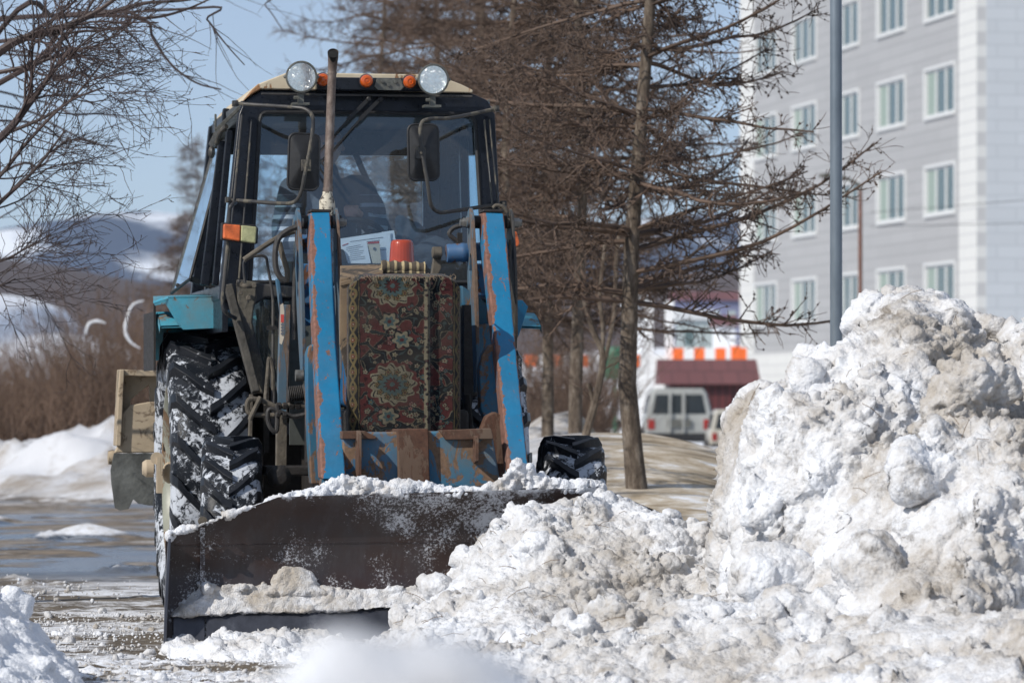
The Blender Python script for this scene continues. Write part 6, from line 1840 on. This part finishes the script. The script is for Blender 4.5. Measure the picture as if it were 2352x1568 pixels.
# board at the left of the carpet
m = MB(); m.prism(TP([(781, 640), (806, 635), (803, 700), (799, 780), (796, 866), (788, 830), (780, 790)], 2.84), B * .02)
m.prism([T(781, 610, 2.3), T(880, 607, 2.3), T(880, 622, 2.85), T(840, 634, 2.85), T(781, 648, 2.85)], Vector((0, 0, -.02)))
TO(m, 'plywood_board', M['board'], 'rough brown plywood board tucked beside the carpet on the bonnet', 'board', smooth=0, bevel=.003)

# papers behind the windscreen
def paper(name, pts, f, label, mat='paper', lines=0, extra=None):
    P_ = TP(pts, f); m = MB(); m.prism(P_, B * .0015); o = TO(m, name, M[mat], label, 'paper', smooth=0)
    if lines:
        m = MB(); a, b, c, d = [Vector(p) for p in (P_[0], P_[1], P_[2], P_[3])]
        rl = random.Random(len(label))
        def q(u, v): return (a * (1 - u) + b * u) * (1 - v) + (d * (1 - u) + c * u) * v - B * .0012
        for k in range(lines):
            v = .15 + .7 * k / lines; u0 = rl.uniform(.08, .25); u1 = rl.uniform(.5, .9)
            m.add([q(u0, v), q(u1, v), q(u1, v + .018), q(u0, v + .018)], [(0, 1, 2, 3)])
        m.build('printed_lines', M['ink'], o, smooth=0)
    if extra: extra(o)
    return o
paper('paper', [(782, 548), (896, 531), (900, 606), (783, 610)], .96, 'large white printed sheet lying behind the windscreen', 'paper', 9)
paper('paper', [(876, 533), (905, 529), (917, 600), (900, 606)], .95, 'bluish transparent sleeve edge sticking out right of the large sheet', 'paper', 0)
def stamp(o):
    m = MB(); m.prism(TP([(786, 563), (800, 558), (800, 560), (786, 565)], .982), B * .001); m.build('red_line', M['inkred'], o, smooth=0)
paper('paper', [(786, 563), (841, 551), (852, 604), (796, 610)], .98, 'smaller white form overlapping the large sheet at lower left', 'paper', 8, stamp)
def stamp2(o):
    m = MB(); m.prism(TP([(844, 556), (871, 554), (872, 558), (845, 560)], .985), B * .001); m.build('red_edge', M['inkred'], o, smooth=0)
    m = MB(); m.lathe(T(860, 571, .986), (0, -1, 0), [(0, 0), (.008, 0), (.008, .001), (0, .001)], 12); m.build('dark_seal', M['ink'], o)
paper('card', [(844, 556), (871, 554), (876, 604), (856, 606)], .983, 'buff card with a red edge and dark seal right of the smaller form', 'paper2', 0, stamp2)

# coats heaped on the dashboard
def cloth(name, blobs, label, seed):
    parts = []
    for i, (x, y, f, r, sq) in enumerate(blobs):
        v, fcs = ico((0, 0, 0), r, seed + i, 3, sq); v = v + np.array(TM @ T(x, y, f))
        parts.append((v, fcs))
    o = remesh_snow(name, parts, .012, M['coat'], lambda P, N: .012 * fbm(P, 9, 3, seed), zcut=-5)
    return tag(o, label, 'coat')
cloth('coat', [(925, 590, .75, .10, (1, .7, 1)), (945, 545, .7, .09, (1, .6, 1.1)), (920, 515, .68, .05, (1, .7, 1)), (985, 580, .75, .12, (1.2, .7, .8)), (1030, 590, .75, .10, (1.2, .7, .7))], 'dark coat heaped behind the windscreen right of the papers', 60)

# ---------------------------------------------------------------- the driver
def skin_mesh(name, verts, edges, radii, root=0, sub=2):
    me = bpy.data.meshes.new(name); me.from_pydata([tuple(v) for v in verts], edges, []); me.update()
    o = bpy.data.objects.new(name, me); COL.objects.link(o)
    md = o.modifiers.new('skin', 'SKIN'); md.branch_smoothing = .6
    if not me.skin_vertices: bpy.context.view_layer.objects.active = o
    sv = me.skin_vertices
    if not sv:
        me.attributes.new  # layer appears with the modifier
    lay = me.skin_vertices[0].data if len(me.skin_vertices) else None
    if lay is not None:
        for i, r in enumerate(radii): lay[i].radius = (r, r); lay[i].use_root = (i == root)
    md2 = o.modifiers.new('sub', 'SUBSURF'); md2.levels = sub; md2.render_levels = sub
    dg = bpy.context.evaluated_depsgraph_get(); m2 = bpy.data.meshes.new_from_object(o.evaluated_get(dg))
    v = np.array([x.co[:] for x in m2.vertices]); f = [list(p.vertices) for p in m2.polygons]
    bpy.data.objects.remove(o); bpy.data.meshes.remove(me)
    return v, f
def skin_graph(chains):
    """chains: list of lists of (point, radius); a point given by its rounded place is shared"""
    key = {}; V, Rr, E = [], [], []
    for ch in chains:
        prev = None
        for p, r in ch:
            k = (round(p[0], 4), round(p[1], 4), round(p[2], 4))
            if k not in key: key[k] = len(V); V.append(tuple(p)); Rr.append(r)
            i = key[k]
            if prev is not None: E.append((prev, i))
            prev = i
    return V, E, Rr
def grow(chains, sub=2):
    V, E, Rr = skin_graph(chains)
    bm = bmesh.new(); lay = bm.verts.layers.skin.verify()
    bv = [bm.verts.new(v) for v in V]
    for a, b in E: bm.edges.new((bv[a], bv[b]))
    for i, v in enumerate(bv): v[lay].radius = (Rr[i], Rr[i]); v[lay].use_root = (i == 0)
    me = bpy.data.meshes.new('sk'); bm.to_mesh(me); bm.free()
    o = bpy.data.objects.new('sk', me); COL.objects.link(o)
    md = o.modifiers.new('skin', 'SKIN'); md.branch_smoothing = .5
    md2 = o.modifiers.new('sub', 'SUBSURF'); md2.levels = sub; md2.render_levels = sub
    dg = bpy.context.evaluated_depsgraph_get(); m2 = bpy.data.meshes.new_from_object(o.evaluated_get(dg))
    v = np.array([x.co[:] for x in m2.vertices]); f = [list(p.vertices) for p in m2.polygons]
    bpy.data.objects.remove(o); bpy.data.meshes.remove(me); bpy.data.meshes.remove(m2)
    return v, f
def remesh_local(name, parts, voxel, mat, parent, disp=None):
    o = remesh_snow(name, parts, voxel, mat, disp or (lambda P, N: 0 * P[:, 0]), zcut=-9, parent=parent)
    return o
pr_ = rest('person', 'driver in a dark jacket with striped sleeves gripping the steering wheel', 'person')
V3 = Vector
pel = V3((s0.x, .08, 1.72)); chest = T(752, 470, .02); chest.y = .02; neck = V3((chest.x, .0, T(0, 398, 0).z)); headc = V3((chest.x + .0, -.04, T(750, 335, .05).z))
sh_l, sh_r = T(676, 440, .05), T(826, 438, .05)
el_l, el_r = T(655, 560, .22), T(864, 520, .32)
wr_l, wr_r = T(708, 545, .50), T(826, 494, .60)
belly = V3((s0.x, .05, 1.95))
def hand(wr, rim, side):
    """palm over the rim with four fingers curling round it and a thumb from the side"""
    d = (rim - wr).normalized(); u = V3((1, 0, 0)) * side; dn = V3((0, -.35, -.95)).normalized()
    palm = wr + d * .05; ch = [[(wr, .026), (palm, .034)]]
    for k, (off, ln) in enumerate(((-.030, .9), (-.010, 1.05), (.010, 1.0), (.030, .8))):
        b = palm + u * off + d * .035
        ch.append([(palm, .034), (b, .012), (b + d * .018 * ln + dn * .018, .0105), (b + d * .012 * ln + dn * .046 * ln, .0098), (b - d * .006 + dn * .068 * ln, .0088)])
    tb = palm - u * .032 + d * .0
    ch.append([(palm, .034), (tb, .014), (tb - u * .012 + dn * .022 + d * .012, .0118), (tb - u * .004 + dn * .045 + d * .022, .0105)])
    return ch
rim_r = T(806, 472, .66); rim_l = T(738, 530, .60)
body = [[(pel, .15), (belly, .14), (chest, .15), (neck - V3((0, 0, .02)), .06), (neck + V3((0, -.01, .07)), .055)],
        [(chest, .15), (sh_l, .062), (el_l, .045), (wr_l, .026)], [(chest, .15), (sh_r, .062), (el_r, .045), (wr_r, .026)],
        [(pel, .15), (pel + V3((-.14, -.35, .0)), .075), (pel + V3((-.15, -.5, -.35)), .055), (pel + V3((-.15, -.62, -.42)), .045)],
        [(pel, .15), (pel + V3((.14, -.35, .0)), .075), (pel + V3((.15, -.5, -.35)), .055), (pel + V3((.15, -.62, -.42)), .045)]]
body += hand(wr_l, rim_l, -1) + hand(wr_r, rim_r, 1)
hv, hf = ico((0, 0, 0), 1, 1, 4)
bm = bmesh.new(); bmesh.ops.create_icosphere(bm, subdivisions=4, radius=1); hv = np.array([v.co[:] for v in bm.verts]); hf = [[v.index for v in f.verts] for f in bm.faces]; bm.free()
x, y, z = hv.T
sx_ = .077 * (1 - .22 * np.clip(-z, 0, 1) ** 1.5); yy = y * .098; zz_ = z * .118
fr0 = np.clip(-y, 0, 1)
yy = yy - .022 * np.exp(-(x / .16) ** 2 - ((z + .12) / .16) ** 2) * fr0 - .012 * np.exp(-(x / .3) ** 2 - ((z + .72) / .2) ** 2) * fr0 - .006 * np.exp(-(x / .28) ** 2 - ((z + .42) / .07) ** 2) * fr0
yy = yy + .009 * (np.exp(-((x - .36) / .16) ** 2 - ((z - .05) / .1) ** 2) + np.exp(-((x + .36) / .16) ** 2 - ((z - .05) / .1) ** 2)) * fr0
hv2 = np.stack([x * sx_, yy, zz_], 1)
parts = [grow(body), (hv2 + np.array(headc), hf)]
for s__ in (-1, 1): ev, ef = ico((headc.x + s__ * .078, headc.y + .01, headc.z - .005), .028, 3, 2, (.35, .7, 1.1)); parts.append((ev, ef))
pb = remesh_local('body', parts, .0065, M['skin'], pr_)
m = MB()
for s__ in (-1, 1): m.ball(headc + V3((s__ * .029, -.081, .008)), (.012, .009, .008), 10, 8)
m.build('eyes', M['ink'], pr_)
k = hv[:, 2] > -.25
bmk = [(f) for f in hf]
hh = hv2 * 1.06 + np.array([0, .006, .006]); hh = hh + np.array(headc)
cap = [f for f in hf if all((hv[i][2] > .35 or hv[i][1] > -.1 + .2 * hv[i][2]) and hv[i][2] > -.55 for i in f)]
m = MB(); m.add([tuple(p) for p in hh], cap); m.build('hair', M['hair'], pr_)
t = NT('striped_dark_jacket'); s3 = t.sep(t.co()); wv = t.math('SINE', t.math('MULTIPLY', s3[2], 95))
nearm = t.ramp(t.math('ABSOLUTE', t.math('SUBTRACT', s3[0], chest.x)), [(0.155, 0), (0.17, 1)])
hz_ = t.ramp(t.math('SUBTRACT', 2.38, s3[2]), [(0.05, 0), (0.07, 1)])
st_ = t.math('MULTIPLY', t.math('MULTIPLY', t.ramp(wv, [(0.45, 0), (0.55, 1)]), nearm), hz_)
t.set(Base_Color=t.mix(st_, (0.05, 0.07, 0.10), (0.40, 0.45, 0.53)), Roughness=.85); t.bump(t.noise(14, 5), .5, .02)
def limbs(chains):
    out = []
    for ch in chains:
        m = MB(); m.tube(smooth_path([p for p, r in ch], 5), list(np.interp(np.linspace(0, len(ch) - 1, 5 * (len(ch) - 1) + 1), range(len(ch)), [r for p, r in ch])), 16); out.append((m.v, m.f))
        for p, r in ch: m = MB(); m.ball(p, r * .99, 14, 10); out.append((m.v, m.f))
    return out
sd = V3((1, 0, 0))
jc = [[(pel + V3((0, 0, .02)), .165), (belly, .165), (chest, .165), (neck + V3((0, 0, -.03)), .075), (neck + V3((0, 0, .03)), .068)],
      [(chest + sd * -.08, .13), (sh_l, .088), (el_l, .068), (wr_l + (el_l - wr_l) * .12, .045)], [(chest + sd * .08, .13), (sh_r, .088), (el_r, .068), (wr_r + (el_r - wr_r) * .12, .045)]]
remesh_local('jacket', limbs(jc), .010, t.m, pr_, lambda P, N: .012 * fbm(P, 8, 3, 5))
tc = [[(pel - V3((0, 0, .02)), .15), (pel + V3((-.14, -.35, .0)), .088), (pel + V3((-.15, -.5, -.33)), .07)], [(pel - V3((0, 0, .02)), .15), (pel + V3((.14, -.35, .0)), .088), (pel + V3((.15, -.5, -.33)), .07)]]
remesh_local('trousers', limbs(tc), .010, M['coat'], pr_, lambda P, N: .008 * fbm(P, 8, 3, 6))

# ---------------------------------------------------------------- snow carried by the blade
def wl(p): return TM @ p
rng = np.random.default_rng(9)
tops = [(650, 4, .02), (700, 10, .03), (740, 22, .035), (775, 36, .04), (805, 42, .045), (840, 32, .04), (880, 22, .035), (930, 26, .04), (975, 20, .035), (1020, 8, .025), (1060, 6, .02), (1100, 8, .02), (1140, 14, .025), (1165, 34, .04), (1190, 62, .05), (1210, 50, .05), (1235, 30, .045), (1270, 14, .03), (1310, 10, .03), (1350, 10, .03)]
P_ = []
for k in range(3200):
    x = rng.uniform(610, 1385); h = 1.3 * np.interp(x, [a for a, b, c in tops], [b for a, b, c in tops])
    yt = np.interp(x, topx, topy); y = yt + 3 - h * rng.random() ** 1.2 * .92
    f = 3.70 + rng.uniform(-.10, .012) * (1 - .5 * (yt - y) / 60)
    P_.append(tuple(wl(T(x, y, f))))
P_ = np.array(P_)
pa = [clods(rng, len(P_), lambda n: P_, .009, .026, 2.2)]
Q_ = []
for k in range(420):
    x = rng.uniform(388, 645); yt = np.interp(x, topx, topy); Q_.append(tuple(wl(T(x, yt + rng.uniform(-1.5, 4), 3.70 + rng.uniform(-.03, .005)))))
Q_ = np.array(Q_); pa.append(clods(rng, len(Q_), lambda n: Q_, .006, .011, 2.0))
sb = remesh_snow('snow_on_blade', pa, .007, M['snowblade'], lump_disp(.014, .008, .005, 2, 33, .018), zcut=-5)
tag(sb, 'loose white snow lying along the top edge of the blade', 'snow')
# packed ledge inside the blade
ledx = [392, 430, 470, 510, 560, 640, 700, 800, 950, 1130, 1250]; ledy = [1412, 1366, 1332, 1350, 1345, 1346, 1350, 1350, 1349, 1342, 1338]
Vv, Ff = [], []
xs_ = np.linspace(392, 1250, 90)
for i, x in enumerate(xs_):
    yt = np.interp(x, ledx, ledy); yb_ = 1411 - .034 * (x - 398) + 3
    def vb(y): return (y - (1148 - .03 * (x - 640))) / (1480 - .03 * (x - 380) - (1148 - .03 * (x - 640)))
    ring = [T(x, yt, f_blade(vb(yt)) - .03), T(x, yt, f_blade(vb(yt)) + .012), T(x, (yt + yb_) / 2 + 4, f_blade(vb((yt + yb_) / 2)) + .045), T(x, yb_, f_blade(vb(yb_)) + .045), T(x, yb_, f_blade(vb(yb_)) - .03)]
    Vv += [tuple(wl(p)) for p in ring]
for i in range(len(xs_) - 1):
    for k in range(5): Ff.append((i * 5 + k, i * 5 + (k + 1) % 5, (i + 1) * 5 + (k + 1) % 5, (i + 1) * 5 + k))
Ff += [tuple(range(5)), tuple(range(len(Vv) - 1, len(Vv) - 6, -1))]
pa = [(Vv, Ff)]
Lq = [(600, 1362), (618, 1350), (628, 1328), (640, 1304), (654, 1297), (670, 1303), (688, 1299), (700, 1308), (714, 1313), (722, 1328), (736, 1346), (760, 1362)]
La = [wl(T(x, y, f_blade(vb(y)) - .03)) for x, y in Lq]; Lb = [wl(T(x + (680 - x) * .12, y + (1362 - y) * .18, f_blade(vb(y)) + .035)) for x, y in Lq]; n = len(Lq)
pa.append(([tuple(p) for p in La + Lb], [tuple(range(n)), tuple(range(2 * n - 1, n - 1, -1))] + [(i, i + n, (i + 1) % n + n, (i + 1) % n) for i in range(n)]))
lumps = []
for k in range(0):
    x = rng.normal(680, 30); tp = 58 * math.exp(-((x - 668) / 44) ** 4) if 622 < x < 742 else 0
    lumps.append((x, 1352 - tp * rng.random() ** .7, 3.60 + rng.uniform(-.03, .02), rng.uniform(.009, .024), (1, .9, 1), int(200 + k)))
for (x, y, f, r, sq, sd) in lumps + [(475, 1350, 3.62, .03, (1, 1, 1), 8)]:
    pa.append(ico(wl(T(x, y, f)), r, sd, 3, sq))
P_ = np.array([tuple(wl(T(x, np.interp(x, ledx, ledy) + 4, f_blade(.6) + .02))) for x in rng.uniform(400, 1100, 160)])
pa.append(clods(rng, len(P_), lambda n: P_, .008, .022, 2.0))
sl = remesh_snow('packed_snow', pa, .008, M['snowledge'], lump_disp(.010, .010, .005, 2, 35, .012), zcut=-5)
tag(sl, 'dirty packed snow stuck as a ledge low inside the blade', 'snow')
# loose crumbs on the track
def on_ground(n):
    x = rng.uniform(-2.6, .2, n); y = rng.uniform(17.4, 24.0, n)
    return np.stack([x, y, ground_h(x, y) + .003], 1)
def on_track(n):
    a = on_ground(int(n * .6)); c_ = []
    for cx, cy, rx, ry, k in ((-2.9, 26.0, .6, 1.6, .05),):
        m_ = int(n * k) ; x = rng.normal(cx, rx * .5, m_); y = rng.normal(cy, ry * .5, m_); c_.append(np.stack([x, y, ground_h(x, y) + .02 * rng.random(m_)], 1))
    return np.concatenate([a] + c_)[:n] if len(a) + sum(map(len, c_)) >= n else np.concatenate([a] + c_ + [on_ground(n - len(a) - sum(map(len, c_)))])
V, Fc = clods(rng, 5000, on_track, .004, .034, 2.3)
cr = mesh_np('snow_crumbs', V, Fc, M['snowheap'])
tag(cr, 'loose crumbs of dirty snow scattered over the icy track', 'snow crumbs', kind='stuff')
